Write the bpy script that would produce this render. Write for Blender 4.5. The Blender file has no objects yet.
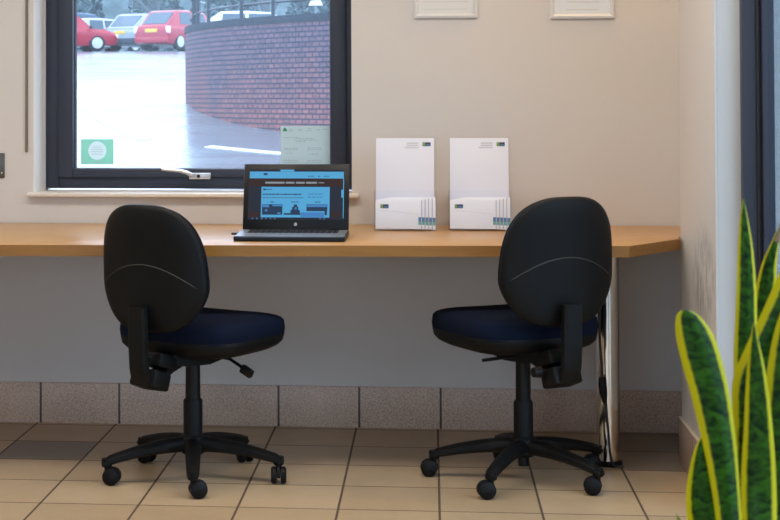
import bpy, bmesh, math, random
from mathutils import Vector, Matrix
from math import sin, cos, pi, radians
random.seed(7)
sc = bpy.context.scene
COL = sc.collection

# ------------------------------------------------------------------ materials
def new_mat(name):
    m = bpy.data.materials.new(name); m.use_nodes = True
    nt = m.node_tree
    return m, nt, nt.nodes['Principled BSDF']

def N(nt, typ, **kw):
    n = nt.nodes.new(typ)
    for k, v in kw.items():
        setattr(n, k, v)
    return n

def setin(node, **kw):
    for k, v in kw.items():
        node.inputs[k.replace('_', ' ')].default_value = v

def pbr(name, col, rough=.5, metal=0., var=0., scale=20., bump=0., coat=0., spec=None):
    m, nt, b = new_mat(name)
    b.inputs['Base Color'].default_value = (*col, 1)
    b.inputs['Roughness'].default_value = rough
    b.inputs['Metallic'].default_value = metal
    b.inputs['Coat Weight'].default_value = coat
    if spec is not None: b.inputs['Specular IOR Level'].default_value = spec
    tc = N(nt, 'ShaderNodeTexCoord')
    nz = N(nt, 'ShaderNodeTexNoise'); setin(nz, Scale=scale, Detail=4.)
    nt.links.new(tc.outputs['Object'], nz.inputs['Vector'])
    if var > 0:
        mx = N(nt, 'ShaderNodeMix', data_type='RGBA')
        mx.inputs['A'].default_value = (*[c * (1 - var) for c in col], 1)
        mx.inputs['B'].default_value = (*[min(1, c * (1 + var)) for c in col], 1)
        nt.links.new(nz.outputs['Fac'], mx.inputs['Factor'])
        nt.links.new(mx.outputs['Result'], b.inputs['Base Color'])
    if bump > 0:
        bp = N(nt, 'ShaderNodeBump'); setin(bp, Strength=bump, Distance=.002)
        nt.links.new(nz.outputs['Fac'], bp.inputs['Height'])
        nt.links.new(bp.outputs['Normal'], b.inputs['Normal'])
    return m

def emit(name, col, s=1.):
    m, nt, b = new_mat(name)
    b.inputs['Base Color'].default_value = (.01, .01, .01, 1)
    b.inputs['Roughness'].default_value = .5; b.inputs['Specular IOR Level'].default_value = .2
    b.inputs['Emission Color'].default_value = (*col, 1)
    b.inputs['Emission Strength'].default_value = s
    return m

def math_n(nt, op, a, b=None, c=None):
    n = N(nt, 'ShaderNodeMath', operation=op)
    for i, v in enumerate((a, b, c)):
        if v is None: continue
        if isinstance(v, (int, float)): n.inputs[i].default_value = v
        else: nt.links.new(v, n.inputs[i])
    return n.outputs[0]

def fresnel(nt, ior):
    g = N(nt, 'ShaderNodeNewGeometry'); f = N(nt, 'ShaderNodeFresnel')
    nt.links.new(math_n(nt, 'SUBTRACT', ior, math_n(nt, 'MULTIPLY', g.outputs['Backfacing'], ior - 1 / ior)), f.inputs['IOR'])
    return f

def floor_material():
    m, nt, b = new_mat('beige_floor_tiles')
    L = nt.links
    tc = N(nt, 'ShaderNodeTexCoord'); sp = N(nt, 'ShaderNodeSeparateXYZ')
    L.new(tc.outputs['Object'], sp.inputs[0])
    u = math_n(nt, 'DIVIDE', sp.outputs['X'], .3)
    v = math_n(nt, 'DIVIDE', math_n(nt, 'ADD', sp.outputs['Y'], .3439), .3)
    fu, fv = math_n(nt, 'FLOOR', u), math_n(nt, 'FLOOR', v)
    def edge(t, w):
        fr = math_n(nt, 'FRACT', t)
        d = math_n(nt, 'MINIMUM', fr, math_n(nt, 'SUBTRACT', 1., fr))
        return math_n(nt, 'LESS_THAN', d, w)
    g = math_n(nt, 'MAXIMUM', edge(u, .012), edge(v, .011))
    cv = N(nt, 'ShaderNodeCombineXYZ'); L.new(fu, cv.inputs[0]); L.new(fv, cv.inputs[1])
    wn = N(nt, 'ShaderNodeTexWhiteNoise', noise_dimensions='3D'); L.new(cv.outputs[0], wn.inputs['Vector'])
    n1 = N(nt, 'ShaderNodeTexNoise'); setin(n1, Scale=9., Detail=6., Roughness=.65); L.new(tc.outputs['Object'], n1.inputs['Vector'])
    n2 = N(nt, 'ShaderNodeTexNoise'); setin(n2, Scale=160., Detail=2.); L.new(tc.outputs['Object'], n2.inputs['Vector'])
    t = math_n(nt, 'ADD', math_n(nt, 'MULTIPLY', wn.outputs['Value'], .35), math_n(nt, 'ADD', math_n(nt, 'MULTIPLY', n1.outputs['Fac'], .5), math_n(nt, 'MULTIPLY', n2.outputs['Fac'], .3)))
    rp = N(nt, 'ShaderNodeValToRGB')
    rp.color_ramp.elements[0].position = .3; rp.color_ramp.elements[0].color = (.42, .30, .175, 1)
    rp.color_ramp.elements[1].position = .85; rp.color_ramp.elements[1].color = (.58, .43, .265, 1)
    L.new(t, rp.inputs['Fac'])
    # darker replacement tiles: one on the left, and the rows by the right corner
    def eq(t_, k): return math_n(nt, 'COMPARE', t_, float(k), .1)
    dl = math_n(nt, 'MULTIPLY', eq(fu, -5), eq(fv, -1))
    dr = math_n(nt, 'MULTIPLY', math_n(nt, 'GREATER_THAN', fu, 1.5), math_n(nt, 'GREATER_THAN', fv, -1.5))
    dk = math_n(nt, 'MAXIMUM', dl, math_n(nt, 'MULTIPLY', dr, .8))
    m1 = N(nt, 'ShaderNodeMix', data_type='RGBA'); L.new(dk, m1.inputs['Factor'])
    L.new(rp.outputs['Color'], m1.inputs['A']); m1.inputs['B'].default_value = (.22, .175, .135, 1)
    m2 = N(nt, 'ShaderNodeMix', data_type='RGBA'); L.new(g, m2.inputs['Factor'])
    L.new(m1.outputs['Result'], m2.inputs['A']); m2.inputs['B'].default_value = (.095, .062, .04, 1)
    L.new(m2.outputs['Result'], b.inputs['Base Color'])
    L.new(math_n(nt, 'ADD', math_n(nt, 'MULTIPLY', g, .35), .36), b.inputs['Roughness'])
    bp = N(nt, 'ShaderNodeBump'); setin(bp, Strength=.5, Distance=.002)
    L.new(math_n(nt, 'SUBTRACT', 1., g), bp.inputs['Height']); L.new(bp.outputs['Normal'], b.inputs['Normal'])
    return m

def skirting_material():
    m, nt, b = new_mat('speckled_skirting_tiles')
    L = nt.links
    tc = N(nt, 'ShaderNodeTexCoord'); sp = N(nt, 'ShaderNodeSeparateXYZ'); L.new(tc.outputs['Object'], sp.inputs[0])
    s = math_n(nt, 'ADD', sp.outputs['X'], sp.outputs['Y'])
    fr = math_n(nt, 'FRACT', math_n(nt, 'DIVIDE', s, .3))
    d = math_n(nt, 'MINIMUM', fr, math_n(nt, 'SUBTRACT', 1., fr))
    g = math_n(nt, 'LESS_THAN', d, .013)
    n1 = N(nt, 'ShaderNodeTexNoise'); setin(n1, Scale=170., Detail=3., Roughness=.6); L.new(tc.outputs['Object'], n1.inputs['Vector'])
    n3 = N(nt, 'ShaderNodeTexNoise'); setin(n3, Scale=6., Detail=3.); L.new(tc.outputs['Object'], n3.inputs['Vector'])
    rp = N(nt, 'ShaderNodeValToRGB')
    rp.color_ramp.elements[0].position = .34; rp.color_ramp.elements[0].color = (.38, .265, .20, 1)
    rp.color_ramp.elements[1].position = .6; rp.color_ramp.elements[1].color = (.72, .54, .42, 1)
    L.new(math_n(nt, 'ADD', math_n(nt, 'MULTIPLY', n1.outputs['Fac'], .8), math_n(nt, 'MULTIPLY', n3.outputs['Fac'], .2)), rp.inputs['Fac'])
    m2 = N(nt, 'ShaderNodeMix', data_type='RGBA'); L.new(g, m2.inputs['Factor'])
    L.new(rp.outputs['Color'], m2.inputs['A']); m2.inputs['B'].default_value = (.07, .05, .04, 1)
    L.new(m2.outputs['Result'], b.inputs['Base Color']); b.inputs['Roughness'].default_value = .4
    return m

def wood_material(name, c0, c1, rough=.33):
    m, nt, b = new_mat(name); L = nt.links
    tc = N(nt, 'ShaderNodeTexCoord'); mp = N(nt, 'ShaderNodeMapping'); mp.inputs['Scale'].default_value = (.7, 9., 9.)
    L.new(tc.outputs['Object'], mp.inputs['Vector'])
    n1 = N(nt, 'ShaderNodeTexNoise'); setin(n1, Scale=6., Detail=7., Roughness=.6, Distortion=.4); L.new(mp.outputs[0], n1.inputs['Vector'])
    rp = N(nt, 'ShaderNodeValToRGB')
    rp.color_ramp.elements[0].position = .3; rp.color_ramp.elements[0].color = (*c0, 1)
    rp.color_ramp.elements[1].position = .7; rp.color_ramp.elements[1].color = (*c1, 1)
    L.new(n1.outputs['Fac'], rp.inputs['Fac']); L.new(rp.outputs['Color'], b.inputs['Base Color'])
    b.inputs['Roughness'].default_value = rough
    return m

def wall_material(name, col, stain=False):
    m, nt, b = new_mat(name); L = nt.links
    tc = N(nt, 'ShaderNodeTexCoord')
    n1 = N(nt, 'ShaderNodeTexNoise'); setin(n1, Scale=2.2, Detail=3.); L.new(tc.outputs['Object'], n1.inputs['Vector'])
    mx = N(nt, 'ShaderNodeMix', data_type='RGBA'); L.new(n1.outputs['Fac'], mx.inputs['Factor'])
    mx.inputs['A'].default_value = (*[c * .97 for c in col], 1); mx.inputs['B'].default_value = (*[min(1, c * 1.03) for c in col], 1)
    out = mx.outputs['Result']
    if stain:   # scuffed dirty patch where chairs have rubbed the side wall
        sp = N(nt, 'ShaderNodeSeparateXYZ'); L.new(tc.outputs['Object'], sp.inputs[0])
        mp = N(nt, 'ShaderNodeMapping'); mp.inputs['Scale'].default_value = (1., 4.5, 2.2); L.new(tc.outputs['Object'], mp.inputs['Vector'])
        n2 = N(nt, 'ShaderNodeTexNoise'); setin(n2, Scale=5., Detail=5., Roughness=.6); L.new(mp.outputs[0], n2.inputs['Vector'])
        dz = math_n(nt, 'DIVIDE', math_n(nt, 'SUBTRACT', sp.outputs['Z'], .66), .19)
        dy = math_n(nt, 'DIVIDE', math_n(nt, 'ADD', sp.outputs['Y'], .98), .26)
        r = math_n(nt, 'SQRT', math_n(nt, 'ADD', math_n(nt, 'MULTIPLY', dz, dz), math_n(nt, 'MULTIPLY', dy, dy)))
        k = math_n(nt, 'SUBTRACT', 1., r); k = math_n(nt, 'MAXIMUM', k, 0.)
        s = N(nt, 'ShaderNodeMapRange'); L.new(n2.outputs['Fac'], s.inputs['Value']); setin(s, From_Min=.42, From_Max=.62)
        fac = math_n(nt, 'MULTIPLY', math_n(nt, 'MINIMUM', math_n(nt, 'MULTIPLY', k, 2.), 1.), math_n(nt, 'MULTIPLY', s.outputs[0], .6))
        m3 = N(nt, 'ShaderNodeMix', data_type='RGBA'); L.new(fac, m3.inputs['Factor']); L.new(out, m3.inputs['A'])
        m3.inputs['B'].default_value = (.25, .22, .2, 1); out = m3.outputs['Result']
    L.new(out, b.inputs['Base Color']); b.inputs['Roughness'].default_value = .75
    n4 = N(nt, 'ShaderNodeTexNoise'); setin(n4, Scale=300., Detail=2.); L.new(tc.outputs['Object'], n4.inputs['Vector'])
    bp = N(nt, 'ShaderNodeBump'); setin(bp, Strength=.08, Distance=.001); L.new(n4.outputs['Fac'], bp.inputs['Height']); L.new(bp.outputs['Normal'], b.inputs['Normal'])
    return m

def brick_material():
    m, nt, b = new_mat('wet_brick'); L = nt.links
    uv = N(nt, 'ShaderNodeUVMap', uv_map='UVMap')
    br = N(nt, 'ShaderNodeTexBrick', offset=.5)
    br.inputs['Color1'].default_value = (.33, .11, .105, 1); br.inputs['Color2'].default_value = (.21, .075, .08, 1)
    br.inputs['Mortar'].default_value = (.03, .028, .045, 1)
    setin(br, Scale=1., Mortar_Size=.011, Brick_Width=.145, Row_Height=.075, Bias=.0)
    L.new(uv.outputs[0], br.inputs['Vector'])
    n1 = N(nt, 'ShaderNodeTexNoise'); setin(n1, Scale=1.1, Detail=4., Roughness=.6)
    mp = N(nt, 'ShaderNodeMapping'); mp.inputs['Scale'].default_value = (1., .35, 1.); L.new(uv.outputs[0], mp.inputs['Vector']); L.new(mp.outputs[0], n1.inputs['Vector'])
    sp = N(nt, 'ShaderNodeSeparateXYZ'); L.new(uv.outputs[0], sp.inputs[0])
    # damp soaks down from the coping: upper courses are darker, bluer bricks with streaks
    mr = N(nt, 'ShaderNodeMapRange'); setin(mr, From_Min=.9, From_Max=1.9); L.new(math_n(nt, 'ADD', sp.outputs['Y'], math_n(nt, 'MULTIPLY', math_n(nt, 'SUBTRACT', n1.outputs['Fac'], .5), 2.6)), mr.inputs['Value'])
    m2 = N(nt, 'ShaderNodeMix', data_type='RGBA', blend_type='MIX'); L.new(math_n(nt, 'MULTIPLY', mr.outputs[0], .75), m2.inputs['Factor'])
    m3 = N(nt, 'ShaderNodeMix', data_type='RGBA', blend_type='MULTIPLY'); m3.inputs['Factor'].default_value = 1.
    L.new(br.outputs['Color'], m3.inputs['A']); m3.inputs['B'].default_value = (.40, .85, 1.25, 1)
    L.new(br.outputs['Color'], m2.inputs['A']); L.new(m3.outputs['Result'], m2.inputs['B'])
    L.new(m2.outputs['Result'], b.inputs['Base Color']); b.inputs['Roughness'].default_value = .6; b.inputs['Specular IOR Level'].default_value = .2
    return m

def asphalt_material():
    m, nt, b = new_mat('wet_asphalt'); L = nt.links
    tc = N(nt, 'ShaderNodeTexCoord')
    n1 = N(nt, 'ShaderNodeTexNoise'); setin(n1, Scale=9., Detail=8., Roughness=.75); L.new(tc.outputs['Object'], n1.inputs['Vector'])
    mp = N(nt, 'ShaderNodeMapping'); mp.inputs['Scale'].default_value = (.25, 1., 1.); L.new(tc.outputs['Object'], mp.inputs['Vector'])
    n2 = N(nt, 'ShaderNodeTexNoise'); setin(n2, Scale=1.3, Detail=5.); L.new(mp.outputs[0], n2.inputs['Vector'])
    rp = N(nt, 'ShaderNodeValToRGB')
    rp.color_ramp.elements[0].color = (.12, .135, .16, 1); rp.color_ramp.elements[1].color = (.26, .28, .31, 1)
    L.new(n1.outputs['Fac'], rp.inputs['Fac']); L.new(rp.outputs['Color'], b.inputs['Base Color'])
    mr = N(nt, 'ShaderNodeMapRange'); setin(mr, From_Min=.35, From_Max=.7, To_Min=.16, To_Max=.30); L.new(n2.outputs['Fac'], mr.inputs['Value'])
    L.new(mr.outputs[0], b.inputs['Roughness']); b.inputs['Specular IOR Level'].default_value = .8
    bp = N(nt, 'ShaderNodeBump'); setin(bp, Strength=.12, Distance=.01); L.new(n1.outputs['Fac'], bp.inputs['Height']); L.new(bp.outputs['Normal'], b.inputs['Normal'])
    return m

def glass_material(name='window_glass', tint=(.93, .97, 1.)):
    m, nt, b = new_mat(name); L = nt.links
    out = nt.nodes['Material Output']; nt.nodes.remove(b)
    tr = N(nt, 'ShaderNodeBsdfTransparent'); tr.inputs['Color'].default_value = (*tint, 1)
    gl = N(nt, 'ShaderNodeBsdfGlossy'); gl.inputs['Roughness'].default_value = .02
    fr = fresnel(nt, 1.45)
    mx = N(nt, 'ShaderNodeMixShader'); L.new(fr.outputs[0], mx.inputs[0]); L.new(tr.outputs[0], mx.inputs[1]); L.new(gl.outputs[0], mx.inputs[2])
    L.new(mx.outputs[0], out.inputs['Surface'])
    return m

def sheer_material(name, col, opacity):
    m, nt, b = new_mat(name); L = nt.links
    b.inputs['Base Color'].default_value = (*col, 1); b.inputs['Roughness'].default_value = .8
    tl = N(nt, 'ShaderNodeBsdfTranslucent'); tl.inputs['Color'].default_value = (*col, 1)
    ms = N(nt, 'ShaderNodeMixShader'); ms.inputs[0].default_value = opacity
    L.new(b.outputs[0], ms.inputs[1]); L.new(tl.outputs[0], ms.inputs[2]); L.new(ms.outputs[0], nt.nodes['Material Output'].inputs['Surface'])
    return m

def leaf_material():
    m, nt, b = new_mat('variegated_leaf'); L = nt.links
    uv = N(nt, 'ShaderNodeUVMap', uv_map='UVMap'); sp = N(nt, 'ShaderNodeSeparateXYZ'); L.new(uv.outputs[0], sp.inputs[0])
    cv = N(nt, 'ShaderNodeCombineXYZ'); L.new(math_n(nt, 'MULTIPLY', sp.outputs['X'], .9), cv.inputs[0]); L.new(math_n(nt, 'MULTIPLY', sp.outputs['Y'], 60.), cv.inputs[1])
    n1 = N(nt, 'ShaderNodeTexNoise'); setin(n1, Scale=1.6, Detail=3., Distortion=.7); L.new(cv.outputs[0], n1.inputs['Vector'])
    rp = N(nt, 'ShaderNodeValToRGB')
    rp.color_ramp.elements[0].position = .35; rp.color_ramp.elements[0].color = (.005, .036, .004, 1)
    rp.color_ramp.elements[1].position = .68; rp.color_ramp.elements[1].color = (.06, .215, .010, 1)
    L.new(n1.outputs['Fac'], rp.inputs['Fac'])
    e = math_n(nt, 'ABSOLUTE', sp.outputs['X'])
    e2 = math_n(nt, 'ADD', e, math_n(nt, 'MULTIPLY', math_n(nt, 'SUBTRACT', n1.outputs['Fac'], .5), .12))
    mr = N(nt, 'ShaderNodeMapRange'); setin(mr, From_Min=.66, From_Max=.74); L.new(e2, mr.inputs['Value'])
    mx = N(nt, 'ShaderNodeMix', data_type='RGBA'); L.new(mr.outputs[0], mx.inputs['Factor'])
    L.new(rp.outputs['Color'], mx.inputs['A']); mx.inputs['B'].default_value = (.85, .78, .008, 1)
    tp = math_n(nt, 'GREATER_THAN', sp.outputs['Y'], 2.)
    L.new(mx.outputs['Result'], b.inputs['Base Color'])
    b.inputs['Roughness'].default_value = .45; b.inputs['Specular IOR Level'].default_value = .25
    tl = N(nt, 'ShaderNodeBsdfTranslucent'); L.new(mx.outputs['Result'], tl.inputs['Color'])
    ms = N(nt, 'ShaderNodeMixShader'); ms.inputs[0].default_value = .25
    L.new(b.outputs[0], ms.inputs[1]); L.new(tl.outputs[0], ms.inputs[2])
    L.new(ms.outputs[0], nt.nodes['Material Output'].inputs['Surface'])
    return m

M = dict(
    wall=wall_material('cream_wall_paint', (.67, .635, .60)), wall_r=wall_material('cream_wall_paint_scuffed', (.67, .635, .60), True),
    reveal=wall_material('white_reveal_paint', (.80, .81, .81)), ceil=wall_material('ceiling_paint', (.85, .83, .80)),
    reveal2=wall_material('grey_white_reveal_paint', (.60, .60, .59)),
    sill=pbr('sill_paint', (.78, .71, .63), .35), floor=floor_material(), skirt=skirting_material(),
    grout=pbr('pale_skirting_edge', (.62, .54, .45), .5, var=.1),
    frame=pbr('dark_grey_window_frame', (.028, .034, .056), .42, var=.06), gasket=pbr('black_gasket', (.012, .012, .014), .5),
    bead=pbr('pale_sealant', (.55, .55, .55), .6),
    chrome=pbr('chrome', (.72, .70, .67), .12, 1.), steel=pbr('satin_steel', (.62, .62, .62), .3, 1.), alu=pbr('silver_aluminium', (.70, .70, .71), .6, .1),
    desk=wood_material('beech_veneer', (.45, .245, .082), (.55, .315, .122)), edge=wood_material('beech_edge_band', (.26, .115, .016), (.34, .155, .025), .4),
    plastic=pbr('black_plastic', (.0038, .0042, .0046), .52, var=.15, scale=250, bump=.12, spec=.22), plastic2=pbr('black_plastic_smooth', (.0035, .0037, .004), .42, spec=.25),
    seam=pbr('worn_grey_seam', (.028, .030, .027), .6), fabric=pbr('navy_fabric', (.003, .007, .021), .9, var=.3, scale=400, bump=.3, spec=.15),
    rubber=pbr('castor_plastic', (.004, .004, .0045), .5, spec=.22),
    lap_dark=pbr('laptop_black', (.004, .004, .0045), .4, spec=.3), lap_grey=pbr('laptop_grey_deck', (.36, .40, .46), .3, .5), keys=pbr('laptop_keys', (.01, .01, .011), .5),
    logo=emit('laptop_badge', (.8, .8, .8), .5),
    paper=pbr('white_card', (.74, .75, .84), .5), paper2=pbr('white_leaflet', (.83, .83, .87), .45), paperedge=pbr('grey_paper_edge', (.42, .42, .46), .6),
    print_grey=pbr('grey_print', (.58, .58, .63), .6), print_navy=pbr('navy_print', (.03, .045, .12), .5), print_green=pbr('green_print', (.22, .33, .06), .5), print_blue=pbr('blue_print', (.08, .20, .36), .5), print_teal=pbr('teal_print', (.16, .38, .32), .5),
    acrylic=None, glass=glass_material(), glass2=glass_material('side_glass', (.84, .90, .92)),
    notice=sheer_material('thin_notice_paper', (.66, .72, .69), .55), notice_ink=pbr('notice_ink', (.42, .48, .47), .7), notice_green=pbr('notice_green', (.03, .28, .12), .6),
    sticker=sheer_material('green_sticker', (.50, .82, .68), .6), sticker_white=sheer_material('sticker_white', (.85, .92, .90), .6), sticker_ink=pbr('sticker_ink', (.62, .70, .70), .6),
    bronze=pbr('grey_metal_plate', (.13, .12, .105), .35, .7), rocker=pbr('white_rocker', (.7, .7, .68), .4),
    cord=pbr('taupe_cord', (.20, .165, .13), .7), black=pbr('black_cable', (.01, .01, .011), .5), white=pbr('white_plastic', (.75, .74, .7), .5),
    mount=pbr('certificate_paper', (.74, .74, .72), .55), mountblue=pbr('certificate_paper_cool', (.74, .78, .83), .5), ink=pbr('certificate_ink', (.64, .64, .63), .6),
    leaf=leaf_material(), tip=pbr('dry_leaf_tip', (.35, .24, .14), .8), pot=pbr('grey_ceramic_pot', (.35, .35, .36), .4), soil=pbr('potting_soil', (.035, .022, .014), .95, var=.5, scale=60),
    asphalt=asphalt_material(), paint=pbr('white_road_paint', (.85, .86, .88), .45), brick=brick_material(), coping=None, rail=pbr('dark_blue_railing', (.008, .018, .035), .4), rail_galv=pbr('galvanised_rail', (.16, .21, .26), .4, .3),
    tyre=pbr('tyre', (.012, .014, .018), .8), alloy=pbr('alloy_wheel', (.55, .58, .62), .35, .6), carglass=pbr('car_glass', (.06, .10, .14), .12), trimblk=pbr('car_trim', (.015, .03, .05), .5),
    red=pbr('red_car_paint', (.42, .008, .035), .3, coat=.5), silver=pbr('silver_car_paint', (.30, .34, .37), .3, .3, coat=.4), pale=pbr('pale_silver_car_paint', (.42, .47, .50), .3, coat=.4), blue=pbr('blue_car_paint', (.03, .09, .18), .3, coat=.4), whitecar=pbr('white_car_paint', (.6, .62, .64), .35, coat=.3),
    plate=pbr('yellow_number_plate', (.80, .55, .10), .5), lampred=pbr('red_lamp', (.55, .02, .03), .3), lampclear=pbr('clear_lamp', (.8, .75, .75), .2), 
    bark=pbr('wet_bark', (.13, .165, .18), .9, var=.3), foliage=pbr('hazed_evergreen_leaf', (.16, .23, .25), .9, var=.4, scale=2.), grass=pbr('wet_grass', (.09, .15, .10), .9, var=.4), signwhite=pbr('sign_white', (.85, .85, .85), .4),  # foliage colour is paled and greyed to carry the distance haze
)
def coping_mat():
    m, nt, b = new_mat('blue_brick_coping'); L = nt.links
    uv = N(nt, 'ShaderNodeUVMap', uv_map='UVMap'); br = N(nt, 'ShaderNodeTexBrick', offset=0.)
    br.inputs['Color1'].default_value = (.035, .045, .065, 1); br.inputs['Color2'].default_value = (.02, .028, .045, 1); br.inputs['Mortar'].default_value = (.01, .012, .02, 1)
    setin(br, Scale=1., Mortar_Size=.008, Brick_Width=.075, Row_Height=.6); L.new(uv.outputs[0], br.inputs['Vector'])
    L.new(br.outputs['Color'], b.inputs['Base Color']); b.inputs['Roughness'].default_value = .7; b.inputs['Specular IOR Level'].default_value = .2
    return m
M['coping'] = coping_mat()
def acrylic():
    m, nt, b = new_mat('clear_acrylic'); L = nt.links
    out = nt.nodes['Material Output']; nt.nodes.remove(b)
    tr = N(nt, 'ShaderNodeBsdfTransparent'); tr.inputs['Color'].default_value = (.985, .99, 1., 1)
    gl = N(nt, 'ShaderNodeBsdfGlossy'); gl.inputs['Roughness'].default_value = .05
    fr = fresnel(nt, 1.22)
    mx = N(nt, 'ShaderNodeMixShader'); L.new(fr.outputs[0], mx.inputs[0]); L.new(tr.outputs[0], mx.inputs[1]); L.new(gl.outputs[0], mx.inputs[2])
    L.new(mx.outputs[0], out.inputs['Surface'])
    return m
M['acrylic'] = acrylic()
def hazed_glass():
    m, nt, b = new_mat('hazed_pane_glass'); L = nt.links
    out = nt.nodes['Material Output']; nt.nodes.remove(b)
    tr = N(nt, 'ShaderNodeBsdfTransparent'); tr.inputs['Color'].default_value = (.95, .98, 1., 1)
    tl = N(nt, 'ShaderNodeBsdfTranslucent'); tl.inputs['Color'].default_value = (.85, .93, 1., 1)
    m1 = N(nt, 'ShaderNodeMixShader'); m1.inputs[0].default_value = .028; L.new(tr.outputs[0], m1.inputs[1]); L.new(tl.outputs[0], m1.inputs[2])  # faint translucent veil added to the pane so the view outside looks hazy
    gl = N(nt, 'ShaderNodeBsdfGlossy'); gl.inputs['Roughness'].default_value = .02
    fr = fresnel(nt, 1.3)
    mx = N(nt, 'ShaderNodeMixShader'); L.new(fr.outputs[0], mx.inputs[0]); L.new(m1.outputs[0], mx.inputs[1]); L.new(gl.outputs[0], mx.inputs[2])
    L.new(mx.outputs[0], out.inputs['Surface'])
    return m
M['glass'] = hazed_glass()

# ------------------------------------------------------------------ mesh helpers
def obj(name, bm, mat, parent=None, angle=35, loc=None, rot=None):
    bmesh.ops.recalc_face_normals(bm, faces=bm.faces[:])
    me = bpy.data.meshes.new(name); bm.to_mesh(me); bm.free()
    for p in me.polygons: p.use_smooth = True
    me.set_sharp_from_angle(angle=radians(angle))
    for m in (mat if isinstance(mat, (list, tuple)) else [mat]): me.materials.append(m)
    o = bpy.data.objects.new(name, me); COL.objects.link(o)
    if parent: o.parent = parent
    if loc: o.location = loc
    if rot: o.rotation_euler = rot
    return o

def empty(name, loc=(0, 0, 0), rotz=0.):
    o = bpy.data.objects.new(name, None); COL.objects.link(o); o.empty_display_size = .05
    o.location = loc; o.rotation_euler = (0, 0, rotz)
    return o

def tag(o, label=None, cat=None, group=None, kind=None):
    if label: o['label'] = label
    if cat: o['category'] = cat
    if group: o['group'] = group
    if kind: o['kind'] = kind
    return o

def struct(o, label, cat): return tag(o, label, cat, kind='structure')

def B(): return bmesh.new()

def box(bm, x0, x1, y0, y1, z0, z1, bev=0., mi=0):
    vs = [bm.verts.new((x, y, z)) for x in (x0, x1) for y in (y0, y1) for z in (z0, z1)]
    fs = [bm.faces.new([vs[i] for i in q]) for q in ((0, 1, 3, 2), (4, 6, 7, 5), (0, 4, 5, 1), (2, 3, 7, 6), (0, 2, 6, 4), (1, 5, 7, 3))]
    for f in fs: f.material_index = mi
    if bev > 0:
        es = list({e for f in fs for e in f.edges})
        bmesh.ops.bevel(bm, geom=es, offset=bev, segments=2, profile=.5, affect='EDGES')
    return bm

def tbox(bm, mtx, sx, sy, sz, bev=0.):
    t = bmesh.new(); box(t, -sx / 2, sx / 2, -sy / 2, sy / 2, -sz / 2, sz / 2, bev)
    t.transform(mtx); me = bpy.data.meshes.new('tmp'); t.to_mesh(me); t.free(); bm.from_mesh(me); bpy.data.meshes.remove(me)
    return bm

def frame_axes(d):
    d = Vector(d).normalized(); u = d.cross(Vector((0, 0, 1)))
    if u.length < 1e-4: u = Vector((1, 0, 0))
    u.normalize(); return u, u.cross(d).normalized()

def tube(bm, pts, r, n=12, cap=True):
    pts = [Vector(p) for p in pts]; rs = r if isinstance(r, (list, tuple)) else [r] * len(pts)
    rings = []; u = None
    for i, p in enumerate(pts):
        d = (pts[min(i + 1, len(pts) - 1)] - pts[max(i - 1, 0)]).normalized()
        if u is None: u, v = frame_axes(d)
        else:
            u = (u - d * u.dot(d)).normalized(); v = u.cross(d).normalized()
        rings.append([bm.verts.new(p + (u * cos(2 * pi * k / n) + v * sin(2 * pi * k / n)) * rs[i]) for k in range(n)])
    for a, b in zip(rings, rings[1:]):
        for k in range(n): bm.faces.new((a[k], a[(k + 1) % n], b[(k + 1) % n], b[k]))
    if cap: bm.faces.new(rings[0]); bm.faces.new(rings[-1])
    return bm

def lathe(bm, prof, n=24, ctr=(0, 0, 0), axis='Z'):
    rings = []
    for r, z in prof:
        ring = []
        for k in range(n):
            a = 2 * pi * k / n; p = (r * cos(a), r * sin(a), z)
            if axis == 'Y': p = (p[0], p[2], p[1])
            if axis == 'X': p = (p[2], p[0], p[1])
            ring.append(bm.verts.new(Vector(p) + Vector(ctr)))
        rings.append(ring)
    for a, b in zip(rings, rings[1:]):
        for k in range(n): bm.faces.new((a[k], a[(k + 1) % n], b[(k + 1) % n], b[k]))
    bm.faces.new(rings[0]); bm.faces.new(rings[-1])
    return bm

def prism(bm, pts, z0, z1, bev=0.):
    a = [bm.verts.new((x, y, z0)) for x, y in pts]; b = [bm.verts.new((x, y, z1)) for x, y in pts]
    fs = [bm.faces.new(a), bm.faces.new(b)]
    n = len(pts)
    for k in range(n): fs.append(bm.faces.new((a[k], a[(k + 1) % n], b[(k + 1) % n], b[k])))
    if bev: bmesh.ops.bevel(bm, geom=list({e for f in fs for e in f.edges}), offset=bev, segments=2, profile=.5, affect='EDGES')
    return bm

def sections(bm, secs, cap=True):
    """loft closed rings (lists of points with equal counts)"""
    rings = [[bm.verts.new(p) for p in s] for s in secs]; n = len(rings[0])
    for a, b in zip(rings, rings[1:]):
        for k in range(n): bm.faces.new((a[k], a[(k + 1) % n], b[(k + 1) % n], b[k]))
    if cap: bm.faces.new(rings[0]); bm.faces.new(rings[-1])
    return bm

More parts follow.
